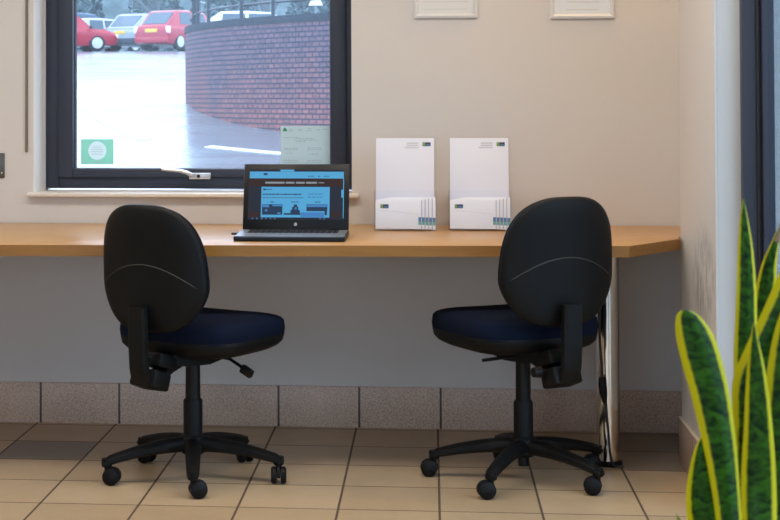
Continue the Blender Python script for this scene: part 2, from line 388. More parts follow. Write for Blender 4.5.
def pad(bm, outline, front, back, bend=lambda u, v: 0., nth=64, nr=10, e=3.2):
    """upholstered slab: outline(theta)->(u,v); front/back thickness domes along +w/-w; returns verts as (u,w,v)"""
    def ring(s, t, sgn):
        h = t * (max(0., 1 - s ** e)) ** (1 / e)
        out = []
        for k in range(nth):
            u, v = outline(2 * pi * k / nth); out.append((u * s, v * s, sgn * h))
        return out
    ss = [sin(pi / 2 * (i + 1) / nr) for i in range(nr)]
    rings = [ring(s, front, 1) for s in ss[:-1]] + [ring(1., 0, 1)] + [ring(s, back, -1) for s in reversed(ss[:-1])]
    vr = [[bm.verts.new((u, w + bend(u, v), v)) for u, v, w in r] for r in rings]
    for a, b in zip(vr, vr[1:]):
        for k in range(nth): bm.faces.new((a[k], a[(k + 1) % nth], b[(k + 1) % nth], b[k]))
    c0 = bm.verts.new((0, front + bend(0, 0), 0)); c1 = bm.verts.new((0, -back + bend(0, 0), 0))
    for k in range(nth):
        bm.faces.new((c0, vr[0][(k + 1) % nth], vr[0][k])); bm.faces.new((c1, vr[-1][k], vr[-1][(k + 1) % nth]))
    return bm

def superell(a, b, n):
    def f(t):
        c, s = cos(t), sin(t)
        return (a * math.copysign(abs(c) ** (2 / n), c), b * math.copysign(abs(s) ** (2 / n), s))
    return f

def text_mesh(s, size, mat, name, parent, mtx):
    cu = bpy.data.curves.new('txt', 'FONT'); cu.body = s; cu.size = size; cu.align_x = 'CENTER'; cu.align_y = 'CENTER'; cu.extrude = .0003
    t = bpy.data.objects.new('txt', cu); COL.objects.link(t)
    dg = bpy.context.evaluated_depsgraph_get(); me = bpy.data.meshes.new_from_object(t.evaluated_get(dg))
    bpy.data.objects.remove(t); me.name = name; me.transform(mtx); me.materials.clear(); me.materials.append(mat)
    o = bpy.data.objects.new(name, me); COL.objects.link(o); o.parent = parent
    return o

# ------------------------------------------------------------------ room
XL, XR, XA, YF, ZC = -3.6, .812, .90, -8.6, 2.75
WX0, WX1, WZ0, WZ1, WD = -1.521, -.314, .862, 2.05, .20     # window opening, reveal depth
struct(obj('floor', box(B(), XL - .3, 1.6, YF - .3, .0, -.12, 0.), M['floor']), 'beige square ceramic floor tiles with brown grout', 'floor')
struct(obj('ceiling', box(B(), XL - .3, 1.3, YF - .3, .3, ZC, ZC + .12), M['ceil']), 'plain white ceiling', 'ceiling')
bm = B()
box(bm, XL - .3, WX0, 0, .3, -.12, ZC); box(bm, WX1, 1.3, 0, .3, -.12, ZC)
box(bm, WX0, WX1, 0, .3, -.12, WZ0 - .001); box(bm, WX0, WX1, 0, .3, WZ1, ZC)
struct(obj('wall_back', bm, M['wall']), 'cream painted wall with the window, behind the desk', 'wall')
bm = B(); box(bm, WX0 - .0, WX0 + .004, .002, WD, WZ0, WZ1); box(bm, WX0, WX1, .002, WD, WZ1 - .004, WZ1)
struct(obj('trim_1', bm, M['reveal']), 'white painted reveal on the left of the window', 'window reveal')
bm = B()
box(bm, XA, 1.3, -.5, .0, -.12, ZC)                      # alcove side, set back
box(bm, XR, 1.3, -1.2, -.5, -.12, ZC)                    # pier beside the glazed door
box(bm, XR, 1.3, YF, -4.6, -.12, ZC); box(bm, XR, 1.3, -4.6, -1.2, 2.35, ZC)
struct(obj('wall_right', bm, M['wall_r']), 'cream side wall with grey scuff marks beside the desk end', 'wall')
bm = B(); box(bm, XR, .886, -1.206, -1.2, 0, 2.35)
struct(obj('trim_2', bm, M['reveal2']), 'white painted reveal of the glazed door on the right', 'door reveal')
bm = B(); lathe(bm, [(.006, 0), (.006, 2.35)], 12, (XR + .005, -1.2015, 0))
struct(obj('trim_3', bm, M['reveal2']), 'rounded white corner bead of the right wall', 'corner bead')
struct(obj('wall_left', box(B(), XL - .3, XL, YF, 0, -.12, ZC), M['wall']), 'cream side wall outside the left of the picture', 'wall')
bm = B(); box(bm, XL - .3, -2.9, YF - .3, YF, -.12, ZC); box(bm, .3, 1.3, YF - .3, YF, -.12, ZC); box(bm, -2.9, .3, YF - .3, YF, 2.4, ZC)
struct(obj('wall_front', bm, M['wall']), 'cream wall behind the viewer with a wide opening', 'wall')
struct(obj('baseboard_back', box(B(), XL, XA, -.011, -.0005, 0, .1507, .001), M['skirt']), 'speckled pinkish stone skirting tiles below the desk', 'skirting')
bm = B(); box(bm, XR - .011, XR - .0005, -1.2, -.5, 0, .145, .001)
bb = obj('baseboard_right', bm, M['skirt']); struct(bb, 'speckled skirting tile on the right wall', 'skirting')
obj('top_edge', box(B(), XR - .0125, XR - .0005, -1.2, -.5, .145, .152, .0015), M['grout'], bb)
struct(obj('trim_4', box(B(), XA - .011, XA - .0005, -.5, -.011, 0, .1507, .001), M['skirt']), 'short skirting tile in the shadowed corner', 'skirting')

# window in the back wall
w = empty('window_1', ((WX0 + WX1) / 2, WD, WZ0)); struct(w, 'dark grey framed window looking onto the car park', 'window')
cx0 = (WX0 + WX1) / 2
def ring_frame(x0, x1, z0, z1, wd, y0, y1, bev=.003, wb=None):
    wb = wb or wd; bm = B()
    box(bm, x0, x0 + wd, y0, y1, z0, z1, bev); box(bm, x1 - wd, x1, y0, y1, z0, z1, bev)
    box(bm, x0 + wd, x1 - wd, y0, y1, z0, z0 + wb, bev); box(bm, x0 + wd, x1 - wd, y0, y1, z1 - wd, z1, bev)
    bm.transform(Matrix.Translation((-cx0, -WD, -WZ0))); return bm
FX0, FX1 = WX0 + .008, WX1 + .016
obj('outer_frame', ring_frame(FX0, FX1, .872, 2.045, .052, WD - .03, WD + .05), M['frame'], w)
obj('sash', ring_frame(FX0 + .05, FX1 - .045, .915, 2.0, .06, WD - .045, WD + .03, .004, .034), M['frame'], w)
obj('gasket', ring_frame(FX0 + .108, FX1 - .103, .946, 1.945, .005, WD - .012, WD + .02, .0, .004), M['gasket'], w)
obj('pane', box(B(), FX0 + .11 - cx0, FX1 - .105 - cx0, 0.004, .010, .948 - WZ0, 1.943 - WZ0), M['glass'], w)
obj('sealant', box(B(), WX0 + .004 - cx0, FX0 - cx0, -.03, .02, .0, 2.045 - WZ0), M['bead'], w)
hd = B()
tbox(hd, Matrix.Translation((-0.902 - cx0, -.066, .922 - WZ0)), .085, .016, .024, .004)
hb = obj('handle', hd, M['steel'], w)
t = B(); tube(t, [(-0.932 - cx0, -.076, .926 - WZ0), (-0.952 - cx0, -.088, .937 - WZ0), (-0.977 - cx0, -.092, .944 - WZ0), (-1.047 - cx0, -.092, .949 - WZ0)], [.008, .008, .0075, .006], 10)
obj('lever', t, M['steel'], hb)
t = B(); lathe(t, [(.004, 0), (.007, .0006), (.007, .003)], 12, (-0.907 - cx0, -.0765, .922 - WZ0), 'Y')
obj('keyhole', t, M['gasket'], hb)
bm = B(); box(bm, -1.542, -.288, -.032, .168, .850, .8655, .005)
si = obj('trim_5', bm, M['sill']); struct(si, 'cream painted window sill board with rounded nose', 'window sill')

# glazed door on the right
d = empty('door_1', (.93, -1.24, 0)); struct(d, 'dark aluminium framed glazed door on the right', 'door')
def dm(bm): bm.transform(Matrix.Translation((-.93, 1.24, 0))); return bm
obj('jamb', dm(box(B(), .886, .978, -1.206 - .035, -1.203, 0, 2.35, .003)), M['frame'], d)
obj('stop', dm(box(B(), .925, .936, -1.252, -1.241, 0, 2.35, .002)), M['gasket'], d)
obj('door_stile', dm(box(B(), .938, .972, -1.272, -1.252, .02, 2.3, .003)), M['frame'], d)
obj('threshold', dm(box(B(), .886, .978, -4.6, -1.241, 0.0, .02, .002)), M['frame'], d)
obj('pane', dm(box(B(), .953, .961, -4.6, -1.272, .05, 2.3)), M['glass2'], d)
obj('far_jamb', dm(box(B(), .886, .978, -4.6, -4.55, .02, 2.35, .003)), M['frame'], d)
bm = B(); box(bm, .979, 1.3, -1.215, -1.2, 0, 2.35)
struct(obj('trim_6', bm, M['reveal']), 'pale outer reveal seen through the door glass', 'door reveal')

# ------------------------------------------------------------------ desk
ZD = .7506
dk = empty('desk', (-.8, -.45, 0)); tag(dk, 'long beech veneered wall desk running under the window, angled off at its right end', 'desk')
def dloc(pts): return [(x + .8, y + .45) for x, y in pts]
obj('desktop', prism(B(), dloc([(-2.9, -.006), (.893, -.006), (.893, -.496), (.802, -.496), (.802, -.560), (.603, -.846), (-2.9, -1.015)]), ZD - .036, ZD, .0012), M['desk'], dk)
front = [(-2.9, -1.015), (.603, -.846), (.802, -.560)]
bm = B()
for (a, b_) in zip(front, front[1:]):
    dx, dy = b_[0] - a[0], b_[1] - a[1]; l = math.hypot(dx, dy); nx, ny = dy / l * .002, -dx / l * .002
    prism(bm, dloc([a, b_, (b_[0] + nx, b_[1] + ny), (a[0] + nx, a[1] + ny)]), ZD - .036, ZD - .0005)
obj('edge_band', bm, M['edge'], dk)
def desk_leg(x, y):
    bm = B(); lathe(bm, [(.036, .012), (.0385, .014), (.0385, ZD - .042)], 40, (x + .8, y + .45, 0)); l = obj('leg', bm, M['chrome'], dk)
    bm = B(); lathe(bm, [(.044, 0), (.046, .004), (.046, .012), (.040, .018)], 32, (x + .8, y + .45, 0)); obj('foot', bm, M['plastic2'], l)
    bm = B(); lathe(bm, [(.055, ZD - .042), (.055, ZD - .037)], 32, (x + .8, y + .45, 0)); obj('mounting_plate', bm, M['steel'], l)
desk_leg(.562, -.565); desk_leg(-2.4, -.60)

# cable on the leg
bm = B(); tube(bm, [(.533, -.63, .60), (.530, -.622, .45), (.535, -.621, .36), (.541, -.621, .26), (.549, -.617, .20), (.557, -.616, .12), (.562, -.614, .05), (.572, -.619, .010), (.605, -.622, .006)], .0045, 8)
cb = obj('cable', bm, M['black'])
tag(cb, 'black cable hanging down the chrome desk leg to the floor', 'cable')
bm = B(); tube(bm, [(.5345, -.621, .30), (.537, -.621, .275), (.541, -.621, .245), (.545, -.621, .215)], [.007, .012, .012, .006], 10); obj('inline_switch', bm, M['plastic2'], cb)

# ------------------------------------------------------------------ chairs
def make_chair(label, loc, a, leg0, casters, lift=0.):
    """forward is local +Y; a = clockwise turn; leg0 = world angle of the first foot"""
    r = empty('office_chair', loc, -a); tag(r, label, 'chair', 'swivel office chairs at the desk')
    # base
    hub = B(); lathe(hub, [(.030, .075), (.043, .085), (.046, .11), (.040, .132), (.033, .138)], 28); hb = obj('base_hub', hub, M['plastic'], r)
    bm = B(); lathe(bm, [(.018, .045), (.018, .08)], 16); obj('hub_socket', bm, M['plastic2'], hb)
    for k in range(5):
        th = leg0 + a + k * 2 * pi / 5
        bm = B(); secs = []
        for i in range(13):
            t = i / 12; rad = .028 + .272 * t
            top = .134 - .050 * t ** 1.7; hgt = .052 - .023 * t; wd = .030 - .009 * t
            if i == 12: top -= .008; hgt *= .7; wd *= .8
            secs.append([(rad, wd * c, top - hgt / 2 + hgt / 2 * s) for c, s in [(cos(q) if abs(cos(q)) > 1e-6 else 0, sin(q)) for q in [pi / 8 + j * pi / 4 for j in range(8)]]])
        sections(bm, secs)
        lathe(bm, [(.015, .056), (.017, .06), (.017, .082)], 14, (.286, 0, 0))
        bm.transform(Matrix.Rotation(th, 4, 'Z')); lg = obj('base_leg', bm, M['plastic'], r, 50)
        # castor: twin wheel with a hood, swivelled
        ca = casters[k] + a
        fx = Matrix.Translation((.286 * cos(th), .286 * sin(th), 0)) @ Matrix.Rotation(ca, 4, 'Z')
        bm = B()
        for s in (-1, 1):
            lathe(bm, [(.018, s * .006), (.0265, s * .008), (.0265, s * .020), (.021, s * .0245)], 20, (-.016, 0, .0268), 'Y')
        bm.transform(fx); cs = obj('castor', bm, M['rubber'], r, 40)
        bm = B(); lathe(bm, [(.026, -.0055), (.0285, -.004), (.0285, .004), (.026, .0055)], 20, (-.016, 0, .0285), 'Y')
        for v in bm.verts:
            if v.co.z < .022: v.co.z = .022
        tube(bm, [(0, 0, .034), (0, 0, .062)], .0085, 12)
        bm.transform(fx); obj('castor_hood', bm, M['plastic'], cs, 40)
    # column
    bm = B(); lathe(bm, [(.031, .12), (.031, .245), (.028, .252)], 28); col = obj('column', bm, M['plastic'], r)
    bm = B(); lathe(bm, [(.0245, .245), (.0235, .385)], 24); obj('gas_lift', bm, M['plastic2'], col)
    # mechanism under the seat
    bm = B(); sections(bm, [[(-w_, y, z0), (w_, y, z0), (w_, y, .425), (-w_, y, .425)] for y, w_, z0 in [(-.15, .035, .385), (-.10, .055, .372), (0, .07, .368), (.08, .065, .375), (.14, .05, .395)]])
    bm.transform(Matrix.Translation((0, 0, lift)))
    mech = obj('mechanism', bm, M['plastic'], r)
    bm = B(); tube(bm, [(.05, .03, .392 + lift), (.12, .035, .385 + lift), (.175, .03, .362 + lift)], .0055, 8); lv = obj('height_lever', bm, M['plastic2'], r)
    bm = B(); tbox(bm, Matrix.Translation((.19, .03, .352 + lift)) @ Matrix.Rotation(.45, 4, 'Y'), .045, .022, .028, .006); obj('paddle', bm, M['plastic2'], lv)
    bm = B(); tube(bm, [(-.05, -.06, .392 + lift), (-.13, -.07, .388 + lift), (-.19, -.075, .386 + lift)], .0055, 8); obj('tilt_lever', bm, M['plastic2'], r)
    # seat
    def sbend(u, v): return 0
    so = superell(.235, .223, 3.8)
    bm = B(); pad(bm, so, .050, .050, lambda u, v: -.10 * max(0, v - .08) ** 2 * 6 - .3 * max(0, abs(u) - .2) ** 2 + .10 * u * u, 72, 10, 4.2)
    bm.transform(Matrix.Translation((0, .055, .472 + lift)) @ Matrix(((1, 0, 0, 0), (0, 0, 1, 0), (0, 1, 0, 0), (0, 0, 0, 1))))
    st = obj('seat', bm, M['fabric'], r, 60)
    bm = B(); pad(bm, superell(.234, .222, 3.7), .022, .062, lambda u, v: .12 * u * u + .08 * v * v, 72, 8, 3.0)
    bm.transform(Matrix.Translation((0, .055, .449 + lift)) @ Matrix(((1, 0, 0, 0), (0, 0, 1, 0), (0, 1, 0, 0), (0, 0, 0, 1))))
    obj('seat_shell', bm, M['plastic'], r, 60)
    # back: outline narrower at the top
    H = .202
    def bo(s):
        def f(t):
            u, v = superell(.203, H, 3.0)(t)
            q = (v + H) / (2 * H)
            k = 1.0 - .25 * max(0, q - .32) ** 1.5 - .13 * max(0, .32 - q) ** 1.3 / .227
            return u * k * s, v * (s if s > .95 else s)
        return f
    rec = Matrix.Translation((0, -.234, .692 + lift * 1.6)) @ Matrix.Rotation(radians(3.5), 4, 'X')
    bend = lambda u, v: 0.85 * u * u - .35 * (v + .05) ** 2
    bm = B(); pad(bm, bo(1.), .014, .036, bend, 80, 10, 2.8); bm.transform(rec); bs = obj('back_shell', bm, M['plastic'], r, 60)
    bm = B(); pad(bm, bo(.975), .034, .004, lambda u, v: bend(u, v) + .013, 80, 10, 2.8); bm.transform(rec); obj('back_cushion', bm, M['fabric'], r, 60)
    pts = []
    for i in range(31):
        u = -.178 + .356 * i / 30; v = .016 - 2.2 * u * u
        pts.append((u, v))
    bm = B(); O = bo(1.)
    def surf(u, v):
        # radius fraction of (u,v) in the outline
        th = math.atan2(v, u); best = 1e9
        for k in range(240):
            tt = 2 * pi * k / 240; x, y = O(tt); dlt = abs((math.atan2(y, x) - th + pi) % (2 * pi) - pi)
            if dlt < best: best = dlt; rr = math.hypot(x, y)
        s = min(.999, math.hypot(u, v) / rr); th_ = .036 * (1 - s ** 2.8) ** (1 / 2.8)
        us, vs = u, v
        return Vector((u, -th_ + bend(u, v), v))
    P = [surf(u, v) for u, v in pts]
    tube(bm, P, [.0008] + [.0022] * 29 + [.0008], 6); bm.transform(rec); obj('seam', bm, M['seam'], bs)
    # J bar
    prof = [(-.288, .575, .030), (-.287, .53, .032), (-.286, .45, .032), (-.281, .385, .032), (-.268, .345, .034), (-.245, .333, .034), (-.21, .345, .033), (-.14, .372, .032), (-.08, .385, .03)]
    bm = B(); secs = []
    for i, (y, z, w_) in enumerate(prof):
        a0 = prof[max(i - 1, 0)]; a1 = prof[min(i + 1, len(prof) - 1)]
        tx = Vector((0, a1[0] - a0[0], a1[1] - a0[1])).normalized(); nn = Vector((0, -tx.z, tx.y)); c = Vector((0, y, z + lift)); hh = .014
        secs.append([c + Vector((w_ * sx, 0, 0)) + nn * hh * sn for sx, sn in ((-1, -.6), (-.8, -1), (.8, -1), (1, -.6), (1, .6), (.8, 1), (-.8, 1), (-1, .6))])
    sections(bm, secs); jb = obj('back_bar', bm, M['plastic'], r, 40)
    bm = B(); tbox(bm, Matrix.Translation((0, -.225, .345 + lift)) @ Matrix.Rotation(-.35, 4, 'X'), .098, .085, .055, .008)
    tbox(bm, Matrix.Translation((0, -.175, .395 + lift)) @ Matrix.Rotation(-.3, 4, 'X'), .078, .10, .045, .008)
    obj('tilt_housing', bm, M['plastic'], jb, 40)
    bm = B(); tube(bm, [(-.06, -.20, .36 + lift), (-.085, -.20, .36 + lift)], [.018, .015], 14); obj('tension_knob', bm, M['plastic2'], jb)
    return r

make_chair('left black swivel office chair with navy seat, turned right, below the window', (-.789, -.862, 0), radians(28), radians(-82), [radians(q) for q in (200, 95, 120, 150, 175)])
make_chair('right black swivel office chair with navy seat, beside the chrome desk leg', (.270, -.806, 0), radians(-28), radians(-113), [radians(q) for q in (12, -5, 10, 120, 0)], .016)

# ------------------------------------------------------------------ laptop
lp = empty('laptop', (-.483, -.655, ZD), radians(-.5)); tag(lp, 'open black and grey laptop showing a blue web page on the desk', 'laptop')
W2 = .183
bm = B()
sections(bm, [[(-W2, y, z0), (W2, y, z0), (W2, y, z1), (-W2, y, z1)] for y, z0, z1 in ((-.118, .004, .014), (-.112, .002, .0165), (.10, .002, .021), (.116, .004, .021))])
obj('base', bm, M['lap_dark'], lp)
tl = .0045 / .212
bm = B(); sections(bm, [[(-W2 + .003, -.111, .0168), (W2 - .003, -.111, .0168), (W2 - .003, -.111, .0178), (-W2 + .003, -.111, .0178)], [(-W2 + .003, .098, .0212), (W2 - .003, .098, .0212), (W2 - .003, .098, .0222), (-W2 + .003, .098, .0222)]])
obj('palm_rest', bm, M['lap_grey'], lp)
bm = B()
for rr in range(5):
    for cc in range(15):
        x = -.142 + cc * .0203; y = .082 - rr * .0195; z = .0228 - (.098 - y) * tl
        box(bm, x - .0088, x + .0088, y - .0082, y + .0082, z - .001, z + .0012)
obj('keyboard', bm, M['keys'], lp)
bm = B(); box(bm, -.075, .03, -.098, -.034, .0185, .0196); 
for v in bm.verts: v.co.z += (v.co.y + .098) * tl - .0003
obj('touchpad', bm, pbr('touchpad_grey', (.33, .36, .40), .3, .5), lp)
bm = B(); tube(bm, [(-.12, .116, .018), (.12, .116, .018)], .0075, 12); obj('hinge', bm, M['lap_dark'], lp)
bm = B(); tube(bm, [(-W2, .05, .012), (-W2 - .028, .052, .012)], .004, 8); obj('plug', bm, M['black'], lp)
LM = Matrix.Translation((0, .118, .020)) @ Matrix.Rotation(radians(-16), 4, 'X')
def lid(bm): bm.transform(LM); return bm
LH = .232
bm = B(); box(bm, -W2 + .001, W2 - .001, 0, .008, .002, LH, .0035); screen = obj('screen', lid(bm), M['lap_dark'], lp)
sw, st_, sb = .165, LH - .020, .036           # display half width, top, bottom in lid coordinates
def srect(u0, u1, v0, v1, lay, bm=None):
    bm = bm or B(); X = lambda u: -sw + 2 * sw * u; Zz = lambda v: st_ - (st_ - sb) * v
    y = -.0006 - .0002 * lay
    box(bm, X(u0), X(u1), y, y + .0003, Zz(v1), Zz(v0)); return bm
def U(x): return (x - 100) / 590
def V(y): return (y - 65) / 295
obj('display', lid(srect(0, 1, 0, 1, 0)), emit('display_navy', (.010, .022, .055), .5), screen)
bm = srect(U(105), U(686), V(78), V(118), 1); srect(U(295), U(380), V(66), V(77), 1, bm); srect(U(672), U(688), V(184), V(230), 1, bm); srect(U(683), U(688), V(118), V(350), 1, bm); srect(U(180), U(601), V(168), V(347), 1, bm)
obj('web_page', lid(bm), emit('page_light_blue', (.075, .37, .66), .95), screen)
bm = srect(U(102), U(683), V(119), V(164), 1); srect(U(102), U(178), V(315), V(346), 1, bm); srect(U(603), U(668), V(315), V(346), 1, bm)
obj('page_banner', lid(bm), emit('banner_dark_red', (.05, .014, .018), .45), screen)
bm = B()
for x0, x1 in ((202, 322), (330, 383), (392, 446), (455, 522)): srect(U(x0), U(x1), V(138), V(149), 2, bm)
srect(U(532), U(566), V(141), V(146), 2, bm)
obj('menu_bar', lid(bm), emit('menu_grey', (.28, .33, .38), .8), screen)
bm = B()
random.seed(3)
def words(x0, x1, y, h, lay=3):
    x = x0
    while x < x1:
        l = random.uniform(8, 26); srect(U(x), U(min(x + l, x1)), V(y - h), V(y + h), lay, bm); x += l + 4
for y, x0, x1, h in ((212, 190, 430, 3.5), (232, 190, 440, 1.6), (210, 468, 560, 1.6), (228, 468, 558, 1.4), (183, 214, 245, 2.5), (257, 236, 264, 2.5), (257, 366, 410, 2.5), (257, 511, 543, 2.5), (105, 465, 500, 2), (105, 526, 545, 2), (105, 563, 595, 2)): words(x0, x1, y, h)
srect(U(191), U(210), V(179), V(188), 3, bm); srect(U(191), U(215), V(87), V(99), 3, bm)
obj('page_text', lid(bm), emit('text_navy', (.012, .06, .16), .8), screen)
mp_dark, mp_blue = emit('picture_dark', (.008, .04, .10), .8), emit('picture_blue', (.05, .22, .55), .9)
for dark, blue in (([(187, 312, 270, 332)], [(190, 230, 272, 288), (250, 310, 272, 282), (282, 302, 318, 328), (205, 220, 300, 312)]),
                   ([(322, 424, 322, 332), (372, 410, 285, 306), (382, 402, 272, 290), (362, 420, 304, 322)], [(388, 400, 288, 302)]),
                   ([(460, 588, 270, 310), (572, 586, 310, 333)], [(462, 586, 272, 286), (425, 570, 317, 345)])):
    bm = B()
    for q in dark: srect(U(q[0]), U(q[1]), V(q[2]), V(q[3]), 2, bm)
    nd = len(bm.faces)
    for q in blue: srect(U(q[0]), U(q[1]), V(q[2]), V(q[3]), 3, bm)
    for i, fc in enumerate(bm.faces): fc.material_index = int(i >= nd)
    obj('page_picture', lid(bm), [mp_dark, mp_blue], screen)
bm = B()
for x in (125, 152, 182, 208, 235, 262, 540, 565): srect(U(x), U(x + 10), V(350), V(358), 3, bm)
obj('taskbar_icons', lid(bm), emit('icon_blue', (.06, .2, .4), .7), screen)
bm = B(); lathe(bm, [(.0055, -.0015), (.0055, .0)], 24, (0, 0, .020), 'Y'); bd = obj('badge', lid(bm), M['logo'], screen)
text_mesh('hp', .008, M['lap_dark'], 'badge_letters', bd, LM @ Matrix.Translation((0, -.0017, .0205)) @ Matrix.Rotation(pi / 2, 4, 'X') @ Matrix(((1, .2, 0, 0), (0, 1, 0, 0), (0, 0, 1, 0), (0, 0, 0, 1))))

# ------------------------------------------------------------------ leaflet holders with card and leaflets
def holder(xc, yc, rz, side):
    lean = radians(-11)
    r = empty('leaflet_holder', (xc, yc, ZD), rz); tag(r, 'clear acrylic leaflet holder on the desk, ' + side, 'leaflet holder', 'acrylic leaflet holders on the desk')
    T = Matrix.Translation((0, .030, -.002)) @ Matrix.Rotation(lean, 4, 'X')
    bm = B(); box(bm, -.110, .110, -.001, .001, .004, .321); bm.transform(T); obj('back_panel', bm, M['acrylic'], r)
    bm = B(); box(bm, -.110, .110, -.036, -.0345, .001, .140); bm.transform(T); obj('front_pocket', bm, M['acrylic'], r)
    for s in (-1, 1):
        bm = B(); box(bm, s * .110 - .001, s * .110 + .001, -.036, .001, .004, .140); bm.transform(T); obj('side_panel', bm, M['acrylic'], r)
    bm = B(); box(bm, -.110, .110, -.010, .095, 0, .003); obj('base_plate', bm, M['acrylic'], r)
    # tall card folder standing behind
    Tw = Matrix.Translation((xc, yc, ZD)) @ Matrix.Rotation(rz, 4, 'Z') @ T
    f = empty('folder', (xc, yc, ZD)); tag(f, 'tall white card folder with small logo standing in the holder, ' + side, 'folder', 'white folders in the leaflet holders')
    LT = Matrix.Translation((-xc, -yc, -ZD)) @ Tw
    def put(name, bm, m, par): bm.transform(LT); return obj(name, bm, m, par)
    put('cover', box(B(), -.1055, .1015, -.012, -.003, .006, .331, .0015), M['paper'], f)
    bm = B(); box(bm, .060, .089, -.0126, -.0121, .302, .316); lg = put('logo', bm, M['print_navy'], f)
    bm = B(); box(bm, .061, .0695, -.0130, -.0126, .303, .315); put('logo_green', bm, M['print_green'], lg)
    bm = B(); box(bm, .072, .087, -.0130, -.0126, .304, .3085); put('logo_blue', bm, M['print_blue'], lg)
    bm = B(); 
    for z, x0 in ((.313, .004), (.305, .004), (.297, -.004)): box(bm, x0, .046, -.0125, -.0121, z - .0022, z + .0022)
    put('address_lines', bm, M['print_grey'], f)
    # fanned leaflets in the pocket, the front one widest in view
    names = ['front', 'second', 'third', 'fourth', 'rearmost']
    for i in range(5):
        l = empty('leaflet', (xc, yc, ZD)); tag(l, '%s of the fanned white leaflets in the holder, %s' % (names[i], side), 'leaflet', None)
        l['group'] = 'leaflets in the holder, ' + side
        x1 = .058 + i * .0125; y = -.0335 + i * .0042
        put('sheet', box(B(), x1 - .163, x1, y, y + .0034, .003, .106 + .003 * i, .0004), M['paper2'], l)
        put('printed_edge', box(B(), x1 - .0022, x1 + .0002, y - .0004, y + .003, .004, .1055 + .003 * i), M['paperedge'], l)
        bm = B(); box(bm, x1 - .0118, x1 - .0022, y - .0003, y, .030, .045); b1 = put('photo_band', bm, M['print_blue'], l)
        bm = B(); box(bm, x1 - .0118, x1 - .0022, y - .0003, y, .018, .030); put('photo_band_lower', bm, M['print_teal'], b1)
        if i == 0:
            bm = B(); box(bm, -.088, -.059, y - .0004, y, .076, .090); lg = put('logo', bm, M['print_navy'], l)
            bm = B(); box(bm, -.087, -.079, y - .0007, y - .0004, .077, .089); put('logo_green', bm, M['print_green'], lg)
            bm = B(); box(bm, -.076, -.061, y - .0007, y - .0004, .078, .0825); put('logo_blue', bm, M['print_blue'], lg)
            bm = B(); tube(bm, [(-.095, y, .068), (-.02, y, .063), (.046, y, .055)], .0005, 4); put('crease_line', bm, M['print_grey'], l)
holder(-.112, -.300, radians(-1), 'nearer the laptop')
holder(.150, -.285, radians(-2), 'nearer the right chair')

# ------------------------------------------------------------------ things on the wall and window
def wall_frame(x0, x1, z0, paper, label, k):
    f = empty('certificate_frame', ((x0 + x1) / 2, -.001, z0)); tag(f, label, 'picture frame', 'silver certificate frames on the wall')
    w_ = (x1 - x0) / 2; h = .32; bw = .0165
    bm = B()
    for pts in ([(-w_, 0), (w_, 0), (w_ - bw, bw), (-w_ + bw, bw)], [(-w_, h), (w_, h), (w_ - bw, h - bw), (-w_ + bw, h - bw)], [(-w_, 0), (-w_, h), (-w_ + bw, h - bw), (-w_ + bw, bw)], [(w_, 0), (w_, h), (w_ - bw, h - bw), (w_ - bw, bw)]):
        a = [bm.verts.new((x, -.0, z)) for x, z in pts]; b_ = [bm.verts.new((x, -.010 if i < 2 else -.006, z)) for i, (x, z) in enumerate(pts)]
        c = [bm.verts.new(((p.co + q.co) / 2 + Vector((0, -.004, 0)))[:]) for p, q in ((b_[0], b_[3]), (b_[1], b_[2]))]
        bm.faces.new((a[0], a[1], b_[1], b_[0])); bm.faces.new((a[2], a[3], b_[3], b_[2])); bm.faces.new((a[0], b_[0], c[0], b_[3], a[3])); bm.faces.new((a[1], a[2], b_[2], c[1], b_[1])); bm.faces.new((b_[0], b_[1], c[1], c[0])); bm.faces.new((c[0], c[1], b_[2], b_[3])); bm.faces.new(a)
    obj('snap_frame', bm, M['alu'], f, 20)
    pp = obj('paper', box(B(), -w_ + bw - .002, w_ - bw + .002, -.004, -.001, bw - .002, h - bw + .002), paper, f)
    bm = B()
    for i in range(8 if k else 5): 
        z = .03 + .028 * i; box(bm, -w_ * (.55 if k else .72) * random.uniform(.8, 1), w_ * (.55 if k else .72) * random.uniform(.8, 1), -.0044, -.004, z, z + .004)
    obj('certificate_text', bm, M['ink'], pp)
wall_frame(-.081, .153, 1.516, M['mount'], 'silver framed certificate at the top, closer to the window', 0)
wall_frame(.419, .652, 1.511, M['mountblue'], 'silver framed certificate at the top, closer to the right corner', 1)

sk = empty('switch_plate', (-1.674, 0, .967)); tag(sk, 'grey metal switch plate on the wall at the far left', 'switch')
obj('plate', box(B(), -.043, .043, -.007, -.0005, -.0475, .0475, .003), M['bronze'], sk)
obj('rocker', box(B(), .0, .022, -.011, -.007, -.020, .008, .002), M['rocker'], sk)
obj('screw', lathe(B(), [(.0035, -.008), (.0035, -.006)], 12, (.033, 0, -.028), 'Y'), M['steel'], sk)
bm = B(); box(bm, -.0045, .0045, -.009, -.0005, 0, ZC - 1.018 - .002, .001)
cd = obj('cable_cover', bm, M['cord'], None, 35, (-1.546, 0, 1.018)); tag(cd, 'thin taupe vertical cable cover on the wall left of the window', 'cable cover')

